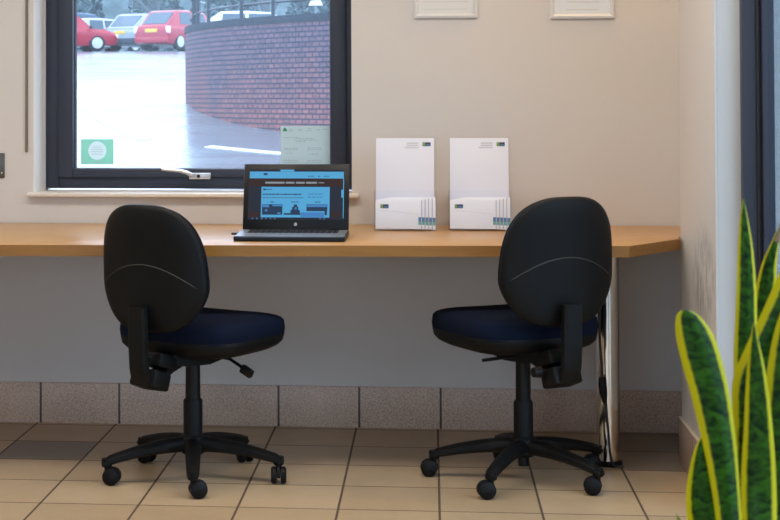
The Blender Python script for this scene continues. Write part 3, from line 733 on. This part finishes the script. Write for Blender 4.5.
gy = WD + .0035
s = empty('window_sticker', (-1.316, gy, 1.013)); tag(s, 'square green sticker with a white disc at the lower left of the window pane', 'sticker')
bm = B(); NQ = 32
def sq(t):
    c, q = cos(t), sin(t); k = 1 / max(abs(c), abs(q)); return (.064 * c * k, .0485 * q * k)
lay = [[bm.verts.new((x, y, z)) for x, z in pts_] for y in (0., -.0007) for pts_ in ([sq(2 * pi * k / NQ) for k in range(NQ)], [(.036 * cos(2 * pi * k / NQ), .004 + .036 * sin(2 * pi * k / NQ)) for k in range(NQ)])]
for p_, q_ in ((0, 1), (2, 3), (0, 2), (1, 3)):
    for k in range(NQ): bm.faces.new((lay[p_][k], lay[p_][(k + 1) % NQ], lay[q_][(k + 1) % NQ], lay[q_][k]))
obj('green_square', bm, M['sticker'], s)
bm = B(); lathe(bm, [(.0358, -.0008), (.0358, .0)], 32, (0, 0, .004), 'Y'); dsc = obj('disc', bm, M['sticker_white'], s)
bm = B()
for z, hw in ((.018, .018), (.009, .024), (.0, .026), (-.010, .022)): box(bm, -hw, hw, -.0012, -.0008, z - .0013, z + .0013)
box(bm, -.016, .016, -.0011, -.0007, -.044, -.041); obj('lettering', bm, M['sticker_ink'], dsc)
s = empty('window_notice', (-.5, gy, 1.03)); tag(s, 'pale printed notice taped inside the window above the laptop', 'notice')
obj('sheet', box(B(), -.098, .098, -.0007, 0, -.115, .083), M['notice'], s)
bm = B(); random.seed(5)
def nl(x0, x1, z, h=.0012):
    x = x0
    while x < x1:
        l = random.uniform(.006, .02); box(bm, x, min(x + l, x1), -.0011, -.0007, z - h, z + h); x += l + .003
for x0, x1, z in ((-.068, -.048, .070), (-.068, -.05, .063), (-.032, -.012, .070), (-.03, -.015, .064), (.005, .02, .072), (.0, .025, .064), (.04, .055, .068), (.065, .085, .07), (-.04, .03, .034), (-.045, .045, .028), (-.04, .0, .022), (-.085, -.03, .038), (-.085, -.03, -.004), (-.085, -.035, -.010), (.005, .06, -.002), (.005, .06, -.009), (-.08, -.05, -.022), (.01, .05, -.026), (-.085, -.03, -.05), (.005, .06, -.05), (-.085, -.03, -.058), (.0, .06, -.058)): nl(x0, x1, z)
obj('print', bm, M['notice_ink'], s)
bm = B(); prism(bm, [(-.090, .062), (-.072, .062), (-.074, .070), (-.081, .077), (-.088, .070)], .0007, .0012); bm.transform(Matrix(((1, 0, 0, 0), (0, 0, -1, 0), (0, 1, 0, 0), (0, 0, 0, 1)))); obj('green_logo', bm, M['notice_green'], s)

# ------------------------------------------------------------------ plant
PC = Vector((.445, -3.79, 0))
pl = empty('snake_plant', PC); tag(pl, 'variegated snake plant with yellow edged upright leaves in the right foreground', 'plant')
bm = B(); lathe(bm, [(.095, 0), (.10, .004), (.135, .26), (.140, .29), (.140, .30), (.128, .30), (.124, .27)], 36); obj('pot', bm, M['pot'], pl)
bm = B(); lathe(bm, [(.122, .265), (.120, .278), (.05, .285)], 30); obj('soil', bm, M['soil'], pl)
LEAVES = [
 ([(.405, -3.899, .348, .0281), (.394, -3.899, .51, .0337), (.385, -3.899, .645, .038), (.377, -3.899, .726, .0464), (.364, -3.899, .808, .0562), (.351, -3.899, .862, .0590), (.341, -3.899, .897, .0530), (.332, -3.899, .921, .0340), (.327, -3.899, .930, .012)], .35, .25),
 ([(.422, -3.759, .303, .0298), (.395, -3.759, .467, .0447), (.379, -3.759, .581, .0566), (.371, -3.759, .639, .0506), (.369, -3.759, .689, .0328), (.369, -3.759, .718, .0149), (.371, -3.759, .734, .0015)], -.2, .2),
 ([(.454, -3.709, .278, .0273), (.448, -3.709, .54, .0334), (.444, -3.709, .716, .0365), (.442, -3.709, .834, .0349), (.444, -3.709, .923, .0304), (.443, -3.709, .996, .0228), (.441, -3.709, 1.041, .0122), (.44, -3.709, 1.072, .0015)], .1, .2),
 ([(.507, -3.509, .204, .0262), (.496, -3.609, .55, .0328), (.488, -3.609, .772, .0345), (.489, -3.609, .896, .0345), (.495, -3.609, .960, .0235), (.505, -3.609, .998, .0118), (.511, -3.609, 1.022, .0016)], -.3, .2),
 ([(.424, -3.809, .314, .0292), (.429, -3.809, .555, .036), (.426, -3.809, .673, .043), (.429, -3.809, .760, .046), (.436, -3.809, .820, .058), (.460, -3.809, .872, .064), (.484, -3.809, .926, .062), (.503, -3.809, .979, .054), (.519, -3.809, 1.045, .026), (.528, -3.809, 1.089, .0015)], .3, .3),
 ([(.412, -3.979, .372, .0299), (.413, -3.959, .561, .0407), (.414, -3.949, .692, .0462), (.414, -3.949, .784, .0367), (.412, -3.949, .849, .0258), (.41, -3.949, .889, .0136), (.409, -3.949, .92, .0014)], -.1, .25),
 ([(.453, -3.859, .334, .0286), (.464, -3.859, .582, .0543), (.468, -3.859, .72, .0658), (.471, -3.859, .816, .06), (.475, -3.859, .899, .04), (.481, -3.859, .969, .0014)], .2, .2),
 ([(.36, -3.90, .381, .0183), (.335, -4.0, .532, .0183), (.312, -4.05, .62, .0157), (.297, -4.059, .67, .0092), (.290, -4.059, .690, .0013)], .2, .2),
 ([(.488, -3.659, .26, .0279), (.496, -3.659, .468, .0403), (.496, -3.659, .617, .0434), (.491, -3.659, .707, .0372), (.49, -3.659, .767, .0248), (.495, -3.659, .827, .0015)], -.2, .2),
]
def catmull(P, m=6):
    out = []
    for i in range(len(P) - 1):
        p0, p1, p2, p3 = P[max(i - 1, 0)], P[i], P[i + 1], P[min(i + 2, len(P) - 1)]
        for k in range(m):
            t = k / m
            out.append(tuple(.5 * (2 * b_ + (c - a) * t + (2 * a - 5 * b_ + 4 * c - d_) * t * t + (3 * b_ - a - 3 * c + d_) * t ** 3) for a, b_, c, d_ in zip(p0, p1, p2, p3)))
    out.append(tuple(P[-1])); return out
for li, (pts, twist, gut) in enumerate(LEAVES):
    b0 = Vector(pts[0][:3]) - PC; dd = Vector((b0.x, b0.y)); 
    if dd.length > .08: dd = dd.normalized() * .08
    P = [(PC.x + dd.x, PC.y + dd.y, .275, pts[0][3])] + [p for p in pts[1:]]
    P = catmull(P, 7); bm = B(); uvl = bm.loops.layers.uv.new('UVMap'); rows = []; ln = 0; K = 8; thick = .0022
    for i, (x, y, z, w_) in enumerate(P):
        if i: ln += (Vector((x, y, z)) - Vector(P[i - 1][:3])).length
        tw = twist * (1 - i / len(P) * .4); row = []
        for sgn in (1, -1):
            for k in range(K + 1):
                u = -1 + 2 * k / K; hw = max(.0006, w_) / 2
                px = u * hw; py = gut * hw * (u * u) * 1.2 - sgn * thick * (1 - u * u) - .0002 * sgn
                row.append((bm.verts.new((x + px * cos(tw) - py * sin(tw) - PC.x, y + px * sin(tw) + py * cos(tw) - PC.y, z)), u, ln))
        rows.append(row)
    for a, b_ in zip(rows, rows[1:]):
        for o_ in (0, K + 1):
            for k in range(K):
                q = (a[o_ + k], a[o_ + k + 1], b_[o_ + k + 1], b_[o_ + k])
                fc = bm.faces.new([v[0] for v in q])
                for lp_, v in zip(fc.loops, q): lp_[uvl].uv = (v[1], v[2])
        for (i0, i1) in ((0, K + 1), (K, 2 * K + 1)):
            q = (a[i0], a[i1], b_[i1], b_[i0]); fc = bm.faces.new([v[0] for v in q])
            for lp_, v in zip(fc.loops, q): lp_[uvl].uv = (v[1], v[2])
    lf = obj('leaf', bm, M['leaf'], pl, 60)
    if li == 3:
        bm = B(); tube(bm, [(.508 - PC.x, -3.611 - PC.y, 1.0), (.5125 - PC.x, -3.611 - PC.y, 1.018), (.515 - PC.x, -3.610 - PC.y, 1.033)], [.0052, .003, .0008], 8); obj('dry_tip', bm, M['tip'], lf)

# ------------------------------------------------------------------ outside
PROF = [(.3, -.12), (8, -.10), (12, .02), (14.7, .28), (17.7, .63), (20.7, .94), (22.7, 1.21), (28, 1.62), (38, 2.18), (46, 2.52), (55, 2.93), (75, 3.35), (120, 4.2), (220, 5.)]
def gz(y):
    for (a, za), (b_, zb) in zip(PROF, PROF[1:]):
        if y <= b_: return za + (zb - za) * (y - a) / (b_ - a)
    return PROF[-1][1]
def gzs(y): return sum(gz(y + d_) for d_ in (-1.5, -.75, 0, .75, 1.5)) / 5 if y > 3 else gz(y)
bm = B(); ys = [.3 + i * .6 for i in range(110)] + [66 + i * 6 for i in range(26)]; xs = [-90, -60, -40, -25, -15, -10, -7, -5, -3, -1, 1, 4, 8, 14, 25, 45]
vv = [[bm.verts.new((x, y, gzs(y))) for x in xs] for y in ys]
for i in range(len(ys) - 1):
    for j in range(len(xs) - 1): bm.faces.new((vv[i][j], vv[i][j + 1], vv[i + 1][j + 1], vv[i + 1][j]))
struct(obj('ground', bm, M['asphalt'], None, 80), 'wet asphalt car park sloping up away from the window', 'ground')
bm = B(); box(bm, 1.3, 30, -30, .3, -.3, -.05); box(bm, -20, 1.3, -30, YF - .3, -.3, -.05)
struct(obj('pavement', bm, pbr('pale_concrete_paving', (.34, .35, .35), .6, var=.1)), 'pale paving outside the glazed door', 'paving')

def ribbon(pts, wd, name, label):
    bm = B(); prev = None; P = catmull(pts, 8)
    for i, (x, y) in enumerate(P):
        x2, y2 = P[min(i + 1, len(P) - 1)]; x1, y1 = P[max(i - 1, 0)]; l = math.hypot(x2 - x1, y2 - y1); nx, ny = -(y2 - y1) / l, (x2 - x1) / l
        c = [bm.verts.new((x + s * nx * wd / 2, y + s * ny * wd / 2, gzs(y + s * ny * wd / 2) + h)) for h in (.002, .010) for s in (-1, 1)]
        if prev:
            for q in ((0, 1), (1, 3), (3, 2), (2, 0)): bm.faces.new((prev[q[0]], prev[q[1]], c[q[1]], c[q[0]]))
        else: bm.faces.new((c[0], c[1], c[3], c[2]))
        prev = c
    bm.faces.new((prev[0], prev[1], prev[3], prev[2]))
    o = obj(name, bm, M['paint'], None, 80); struct(o, label, 'road marking')
ribbon([(-8.6, 27.5), (-7.3, 25.6), (-6.39, 23.7), (-5.6, 21.3), (-5.0, 19.6), (-4.1, 17.6)], .26, 'trim_7', 'curved white line on the wet asphalt at left')
ribbon([(-3.1, 16.9), (-2.55, 16.55), (-2.0, 16.25), (-1.2, 15.9)], .16, 'trim_8', 'straight white line on the asphalt below the brick wall')

# curved brick wall
CC, RR, TOP = (3.60, 23.9), 7.96, 2.43
bw = empty('brick_wall', (CC[0], CC[1], 0)); tag(bw, 'curved wet brick retaining wall with railings on top, outside the window', 'brick wall')
A0, A1, NA = radians(130), radians(300), 120
bm = B(); uvl = bm.loops.layers.uv.new('UVMap'); TH = .33
def arc(r, a): return (r * cos(a), r * sin(a))
for i in range(NA):
    a, b_ = A0 + (A1 - A0) * i / NA, A0 + (A1 - A0) * (i + 1) / NA
    for r0, flip in ((RR, 0), (RR - TH, 1)):
        q = [(*arc(r0, a), -.3), (*arc(r0, b_), -.3), (*arc(r0, b_), TOP - .11), (*arc(r0, a), TOP - .11)]
        fc = bm.faces.new([bm.verts.new(p) for p in q])
        for lp_, (aa, zz) in zip(fc.loops, ((a, -.3), (b_, -.3), (b_, TOP - .11), (a, TOP - .11))): lp_[uvl].uv = (aa * RR, zz)
bmesh.ops.remove_doubles(bm, verts=bm.verts[:], dist=.0005)
obj('brickwork', bm, M['brick'], bw, 50)
bm = B(); uvl = bm.loops.layers.uv.new('UVMap')
for i in range(NA):
    a, b_ = A0 + (A1 - A0) * i / NA, A0 + (A1 - A0) * (i + 1) / NA
    ro, ri = RR + .015, RR - TH - .015; z0, z1 = TOP - .11, TOP
    for q, uu in (([(ro, a, z0), (ro, b_, z0), (ro, b_, z1), (ro, a, z1)], None), ([(ro, a, z1), (ro, b_, z1), (ri, b_, z1), (ri, a, z1)], None), ([(ri, a, z0), (ri, b_, z0), (ri, b_, z1), (ri, a, z1)], None), ([(ro, a, z0), (ro, b_, z0), (ri, b_, z0), (ri, a, z0)], None)):
        fc = bm.faces.new([bm.verts.new((*arc(r_, a_), z_)) for r_, a_, z_ in q])
        for lp_, (r_, a_, z_) in zip(fc.loops, q): lp_[uvl].uv = (a_ * RR, .3 + (z_ - z0) * .3)
bmesh.ops.remove_doubles(bm, verts=bm.verts[:], dist=.0005)
obj('coping', bm, M['coping'], bw, 50)
rl = empty('railing', (CC[0], CC[1], TOP)); tag(rl, 'dark curved metal railing along the top of the brick wall', 'railing')
def apt(deg, z, dr=-.16): a = radians(deg); return (*arc(RR + dr, a), z)
for i, deg in enumerate((180, 184.5, 187, 195, 202, 213, 220, 233.5, 238, 247, 258, 270, 282)):
    bm = B(); tube(bm, [apt(deg, 0), apt(deg, 1.1)], .05 if i in (1, 2, 8) else .032, 8)
    if i in (1, 2):
        for z in (.12, .3, .48, .7, .9): tube(bm, [apt(deg, z), apt(deg, z + .05)], .085, 8)
    obj('post', bm, M['rail'], rl)
for z0, r_, mt, degs in ((.52, .028, 'rail_galv', range(176, 290, 3)), (.22, .018, 'rail', range(187, 290, 3)), (1.1, .028, 'rail_galv', range(176, 290, 3))):
    bm = B(); tube(bm, [apt(q, z0) for q in degs], r_, 8); obj('rail', bm, M[mt], rl)

# cars -------------------------------------------------------------------------
def make_car(label, loc, rz, L, Wd, H, paint, roof=(.18, .30, .80, .93), plate=True, nose=.62):
    """local +Y is forward; origin on the ground at the middle"""
    c = empty('car', loc, rz); tag(c, label, 'car', 'cars parked outside the window')
    hw = Wd / 2; belt = H * .60
    def ringx(y, zt, wt, zb=.22, inset=0):
        return [(-hw * .92 + inset, y, zb), (-hw + inset, y, zb + .22), (-hw + inset, y, min(zt, belt) * .85), (-wt, y, zt), (wt, y, zt), (hw - inset, y, min(zt, belt) * .85), (hw - inset, y, zb + .22), (hw * .92 - inset, y, zb)]
    ys = [(-L / 2, belt * .80, hw * .80, .32, .10), (-L / 2 + .06, belt * .97, hw * .88, .26, .03), (-L / 2 + .20, belt * 1.0, hw * .90, .22, 0), (0, belt, hw * .93, .2, 0), (L * .22, belt * 1.0, hw * .92, .2, 0), (L * .40, belt * .92, hw * .88, .22, .01), (L / 2 - .10, belt * .80, hw * .82, .26, .06), (L / 2, belt * .62, hw * .70, .32, .14)]
    bm = B(); sections(bm, [ringx(*q) for q in ys]); bmesh.ops.recalc_face_normals(bm, faces=bm.faces[:]); bmesh.ops.bevel(bm, geom=[e for e in bm.edges if e.calc_face_angle(0) > .3], offset=.07, segments=3, profile=.5, affect='EDGES', clamp_overlap=True); body = obj('body', bm, paint, c, 40)
    # cabin
    r0, r1, r2, r3 = [-L / 2 + L * q for q in (roof[0] - .13, roof[0] + .05, roof[2] - .18, roof[2] - .02)]
    wr = hw * .74; wb = hw * .93
    bm = B()
    sections(bm, [[(-wb * .97, r0, belt * .97), (wb * .97, r0, belt * .97), (wr * .95, r0 + .06, belt * 1.03), (-wr * .95, r0 + .06, belt * 1.03)], [(-wb, r1, belt * .98), (wb, r1, belt * .98), (wr, r1, H * .985), (-wr, r1, H * .985)], [(-wb, (r1 + r2) / 2, belt * .98), (wb, (r1 + r2) / 2, belt * .98), (wr, (r1 + r2) / 2, H), (-wr, (r1 + r2) / 2, H)], [(-wb, r2, belt * .98), (wb, r2, belt * .98), (wr, r2, H * .96), (-wr, r2, H * .96)], [(-wb, r3, belt * .97), (wb, r3, belt * .97), (wr * .98, r3 - .06, belt * 1.02), (-wr * .98, r3 - .06, belt * 1.02)]])
    bmesh.ops.recalc_face_normals(bm, faces=bm.faces[:]); bmesh.ops.bevel(bm, geom=[e for e in bm.edges if e.calc_face_angle(0) > .3 and min(v.co.z for v in e.verts) > belt * 1.04], offset=.10, segments=4, profile=.5, affect='EDGES', clamp_overlap=True)
    obj('roof', bm, paint, c, 40)
    def quad(name, P, mat, off):
        bm = B(); n = (Vector(P[1]) - Vector(P[0])).cross(Vector(P[3]) - Vector(P[0])).normalized()
        cen = sum((Vector(p) for p in P), Vector()) / 4
        if n.dot(Vector(off)) < 0: n = -n
        a = [bm.verts.new(Vector(p) + n * .012) for p in P]; b_ = [bm.verts.new(Vector(p) - n * .01) for p in P]
        bm.faces.new(a); bm.faces.new(b_)
        for k in range(4): bm.faces.new((a[k], a[(k + 1) % 4], b_[(k + 1) % 4], b_[k]))
        return obj(name, bm, mat, c)
    def lerp(p, q, t): return tuple(a + (b_ - a) * t for a, b_ in zip(p, q))
    e0, e1 = (0, r0 + .06, belt * 1.03), (0, r1, H * .985)
    q0, q1 = lerp(e0, e1, .06), lerp(e0, e1, .84)
    quad('rear_window', [(-wr * .84, *q0[1:]), (wr * .84, *q0[1:]), (wr * .86, *q1[1:]), (-wr * .86, *q1[1:])], M['carglass'], (0, -1, .5))
    e0, e1 = (0, r3 - .06, belt * 1.02), (0, r2, H * .96); q0, q1 = lerp(e0, e1, .05), lerp(e0, e1, .92)
    quad('windscreen', [(-wr * .9, *q0[1:]), (wr * .9, *q0[1:]), (wr * .88, *q1[1:]), (-wr * .88, *q1[1:])], M['carglass'], (0, 1, .5))
    ym = (r1 + r2) / 2
    for s in (-1, 1):
        def sp(y, t): return (s * (wb + (wr - wb) * t), y, belt * .98 + (H * .985 - belt * .98) * t)
        quad('side_window', [sp(r1 + .02, .12), sp(ym - .05, .12), sp(ym - .05, .86), sp(r1 + .10, .86)], M['carglass'], (s, 0, .3))
        quad('side_window', [sp(ym + .05, .12), sp(r2 - .02, .12), sp(r2 - .10, .86), sp(ym + .05, .86)], M['carglass'], (s, 0, .3))
        bm = B(); tbox(bm, Matrix.Translation((s * (hw - .10), -L / 2 + .06, belt * .82)), .17, .12, .26, .03); obj('rear_lamp', bm, M['lampclear'] if nose > .7 else M['lampred'], c)
        bm = B(); tbox(bm, Matrix.Translation((s * (hw - .22), L / 2 - .07, belt * .66)), .26, .16, .15, .03); obj('headlamp', bm, M['lampclear'], c)
        bm = B(); tbox(bm, Matrix.Translation((s * (hw + .07), r3 - .18, belt * 1.04)), .16, .10, .11, .03); obj('mirror', bm, M['trimblk'], c)
        for yw in (-L / 2 + L * .19, L / 2 - L * .20):
            bm = B(); lathe(bm, [(.19, s * (hw - .19)), (.30, s * (hw - .18)), (.31, s * (hw - .10)), (.30, s * (hw - .01)), (.20, s * (hw + .008))], 24, (0, yw, .31), 'X')
            wh = obj('wheel', bm, M['tyre'], c)
            bm = B(); lathe(bm, [(.20, s * (hw + .0)), (.205, s * (hw + .012)), (.05, s * (hw + .02))], 20, (0, yw, .31), 'X'); obj('hubcap', bm, M['alloy'], wh)
            
    bm = B(); box(bm, -hw * .9, hw * .9, -L / 2 - .05, -L / 2 + .10, .26, .48, .04); obj('rear_bumper', bm, M['trimblk'] if nose < .7 else paint, c)
    bm = B(); box(bm, -hw * .8, hw * .8, L / 2 - .10, L / 2 + .03, .24, .42, .04); obj('front_bumper', bm, M['trimblk'], c)
    if plate:
        bm = B(); box(bm, -.27, .27, -L / 2 - .02, -L / 2 + .06, belt * .72, belt * .72 + .13, .005); obj('number_plate', bm, M['plate'], c)
    return c
def car(label, x, y, rz, *a, **k): make_car(label, (x, y, gzs(y)), rz, *a, **k)
car('red rounded hatchback seen from behind, in the window above the white asphalt', -9.32, 55.9, radians(-28), 3.6, 1.66, 1.50, M['red'], roof=(.16, 0, .86, 0), nose=.8)
car('silver estate car parked left of the red hatchback', -11.2, 60.6, radians(-24), 4.5, 1.75, 1.50, M['silver'], roof=(.14, 0, .78, 0))
car('red car at the left edge of the window, facing right', -13.75, 55.2, radians(-66), 4.1, 1.70, 1.42, M['red'])
car('pale silver car parked behind the red car at the window edge', -13.9, 63.4, radians(-40), 4.2, 1.72, 1.42, M['pale'], plate=False)
car('dark blue car at the back left of the car park', -16.6, 73.0, radians(-75), 4.6, 1.85, 1.95, M['blue'], plate=False)
car('white car parked behind the railing above the brick wall', -5.3, 44.5, radians(-80), 4.2, 1.72, 1.36, M['whitecar'], plate=False)

# triangular road sign
sg = empty('road_sign', (-4.05, 53.0, gzs(53))); tag(sg, 'white triangular road sign behind the railing at the top right of the window', 'road sign')
obj('pole', tube(B(), [(0, 0, 0), (0, 0, 2.3)], .05, 10), M['rail_galv'], sg)
bm = B(); a = [(-.26, 1.62), (.26, 1.62), (0, 2.12)]
v0 = [bm.verts.new((x, -.07, z)) for x, z in a]; v1 = [bm.verts.new((x, -.05, z)) for x, z in a]
bm.faces.new(v0); bm.faces.new(v1)
for k in range(3): bm.faces.new((v0[k], v0[(k + 1) % 3], v1[(k + 1) % 3], v1[k]))
obj('plate', bm, M['signwhite'], sg)

# trees and bushes beyond the cars
def tree(x, y, h, seed, label, grp):
    R_ = random.Random(seed); t = empty('bare_tree', (x, y, gzs(y))); tag(t, label, 'tree', grp)
    bm = B()
    def br(p, d_, l, r, lv):
        q = p + d_ * l * .5 + Vector((R_.uniform(-.06, .06), R_.uniform(-.06, .06), 0)) * l; e = p + d_ * l
        tube(bm, [p, q, e], [r, r * .85, r * .6], 5, False)
        if lv == 0: return
        for k in range(4 if lv > 1 else 5):
            f = R_.uniform(.3, 1.); nd = (d_ + Vector((R_.uniform(-1, 1), R_.uniform(-1, 1), R_.uniform(-.1, .6))) * .75).normalized()
            br(p + d_ * l * f, nd, l * R_.uniform(.5, .75), r * .5, lv - 1)
    trunk = B(); tube(trunk, [(0, 0, 0), (.05, 0, h * .2), (0, .05, h * .45)], [.24, .2, .15], 8); obj('trunk', trunk, M['bark'], t)
    for k in range(9):
        z = h * R_.uniform(.12, .45); a = R_.uniform(0, 2 * pi)
        br(Vector((0, 0, z)), Vector((cos(a) * .7, sin(a) * .7, R_.uniform(.3, 1.2))).normalized(), h * .33, .085, 3)
    obj('branches', bm, M['bark'], t)
def bush(x, y, rx, h, seed, label, grp):
    R_ = random.Random(seed); bm = B()
    for i in range(2600):
        a = R_.uniform(0, 2 * pi); zz = R_.uniform(0, 1); rr = math.sqrt(max(0., 1 - (zz * 1.0) ** 2.4)) * R_.uniform(.55, 1.0) * (1 + .2 * sin(3 * a + seed))
        p = Vector((rx * rr * cos(a), rx * .6 * rr * sin(a), .05 + h * zz)); s = R_.uniform(.10, .26)
        d1 = Vector((R_.uniform(-1, 1), R_.uniform(-1, 1), R_.uniform(-1, 1))).normalized() * s; d2 = Vector((R_.uniform(-1, 1), R_.uniform(-1, 1), R_.uniform(-1, 1))).normalized() * s * .6
        bm.faces.new([bm.verts.new(p + v) for v in (-d1, d2, d1, -d2)])
    o = obj('bush', bm, M['foliage'], None, 30, (x, y, gzs(y))); tag(o, label, 'bush', grp)
for i, (x, y, h) in enumerate([(-28, 84, 8), (-21.5, 81, 8.5), (-15, 85, 8), (-8.6, 81, 8.5), (-2, 84, 8)]):
    tree(x, y, h, 10 + i, 'bare hazy winter tree in the row beyond the car park', 'bare trees beyond the car park')
for i, x in enumerate([-30 + 4.6 * k for k in range(8)]):
    bush(x, 92 + (i % 2) * .8, 1.8, 4.5 + (i * 37 % 5) * .5, 40 + i, 'hazy green bush in the hedge line beyond the cars', 'bushes beyond the car park')
bm = B(); vv = []
for j in range(24):
    y = 104 + j * 4
    vv.append([bm.verts.new((-110 + i * 5, y, gz(y) - .3 + 15 * (1 - cos(min(1, j / 12) * pi)) / 2 + 1.2 * sin(i * .7 + j) * min(1, j / 4))) for i in range(38)])
for j in range(23):
    for i in range(37): bm.faces.new((vv[j][i], vv[j][i + 1], vv[j + 1][i + 1], vv[j + 1][i]))
hm, nt_, b_h = new_mat('misty_woodland'); tc_ = N(nt_, 'ShaderNodeTexCoord'); n_ = N(nt_, 'ShaderNodeTexNoise'); setin(n_, Scale=.9, Detail=8., Roughness=.7)
mp_ = N(nt_, 'ShaderNodeMapping'); mp_.inputs['Scale'].default_value = (1., .3, .35); nt_.links.new(tc_.outputs['Object'], mp_.inputs['Vector']); nt_.links.new(mp_.outputs[0], n_.inputs['Vector'])
rp_ = N(nt_, 'ShaderNodeValToRGB'); rp_.color_ramp.elements[0].position = .36; rp_.color_ramp.elements[0].color = (.04, .075, .085, 1); rp_.color_ramp.elements[1].position = .66; rp_.color_ramp.elements[1].color = (.12, .17, .185, 1)  # distance haze is mixed into these dull teal tones
nt_.links.new(n_.outputs['Fac'], rp_.inputs['Fac']); nt_.links.new(rp_.outputs['Color'], b_h.inputs['Base Color']); b_h.inputs['Roughness'].default_value = 1.
struct(obj('hillside', bm, hm, None, 80), 'misty wooded hillside far behind the car park', 'hillside')

# ------------------------------------------------------------------ light
wd = bpy.data.worlds.new('overcast_sky'); sc.world = wd; wd.use_nodes = True
nt = wd.node_tree; bg = nt.nodes['Background']
tc = nt.nodes.new('ShaderNodeTexCoord'); sp = nt.nodes.new('ShaderNodeSeparateXYZ'); nt.links.new(tc.outputs['Generated'], sp.inputs[0])
rp = nt.nodes.new('ShaderNodeValToRGB'); rp.color_ramp.elements[0].position = .0; rp.color_ramp.elements[0].color = (.36, .58, .82, 1)
rp.color_ramp.elements[1].position = .18; rp.color_ramp.elements[1].color = (.66, .79, 1., 1)
nt.links.new(sp.outputs['Z'], rp.inputs['Fac']); nt.links.new(rp.outputs['Color'], bg.inputs['Color']); bg.inputs['Strength'].default_value = 3.7

def area(name, loc, rot, sx, sy, power, col):
    l = bpy.data.lights.new(name, 'AREA'); l.shape = 'RECTANGLE'; l.size = sx; l.size_y = sy; l.energy = power; l.color = col
    o = bpy.data.objects.new(name, l); COL.objects.link(o); o.location = loc; o.rotation_euler = rot; return o
for i, (x, y) in enumerate([(-2.4, -1.7), (-1.0, -1.7), (.3, -1.7), (-2.0, -4.6), (-.6, -4.6)]):
    area('ceiling_lamp', (x, y, ZC - .03), (0, 0, 0), .55, .55, 18 if i < 3 else 4, (1., .92, .83))
area('corner_warm_fill', (.74, -.24, ZC - .03), (0, 0, 0), .12, .12, 6, (1., .60, .16))  # added warm light to yellow the corner, no such fitting in the room

# ------------------------------------------------------------------ camera
cam = bpy.data.cameras.new('camera'); co = bpy.data.objects.new('camera', cam); COL.objects.link(co); sc.camera = co
F, PX, PY, yaw, pitch, roll = 1679.23, 269.34, 57.07, -.09566, .02374, -.00231
co.location = (-.02085, -6.25862, 1.22475)
fw = Vector((sin(yaw) * cos(pitch), cos(yaw) * cos(pitch), sin(pitch))); r_ = Vector((cos(yaw), -sin(yaw), 0)); u_ = r_.cross(fw)
r2 = r_ * cos(roll) + u_ * sin(roll); u2 = u_ * cos(roll) - r_ * sin(roll)
co.rotation_euler = Matrix((r2, u2, -fw)).transposed().to_euler()
cam.sensor_width = 36; cam.lens = F / 780 * 36; cam.shift_x = (390 - PX) / 780; cam.shift_y = (PY - 260) / 780
cam.clip_start = .1; cam.clip_end = 500
cam.dof.use_dof = True; cam.dof.focus_distance = 6.9; cam.dof.aperture_fstop = cam.lens / 6.0

sc.view_settings.view_transform = 'Standard'; sc.view_settings.look = 'None'; sc.view_settings.exposure = 0.; sc.view_settings.gamma = 1.; sc.view_settings.use_curve_mapping = False
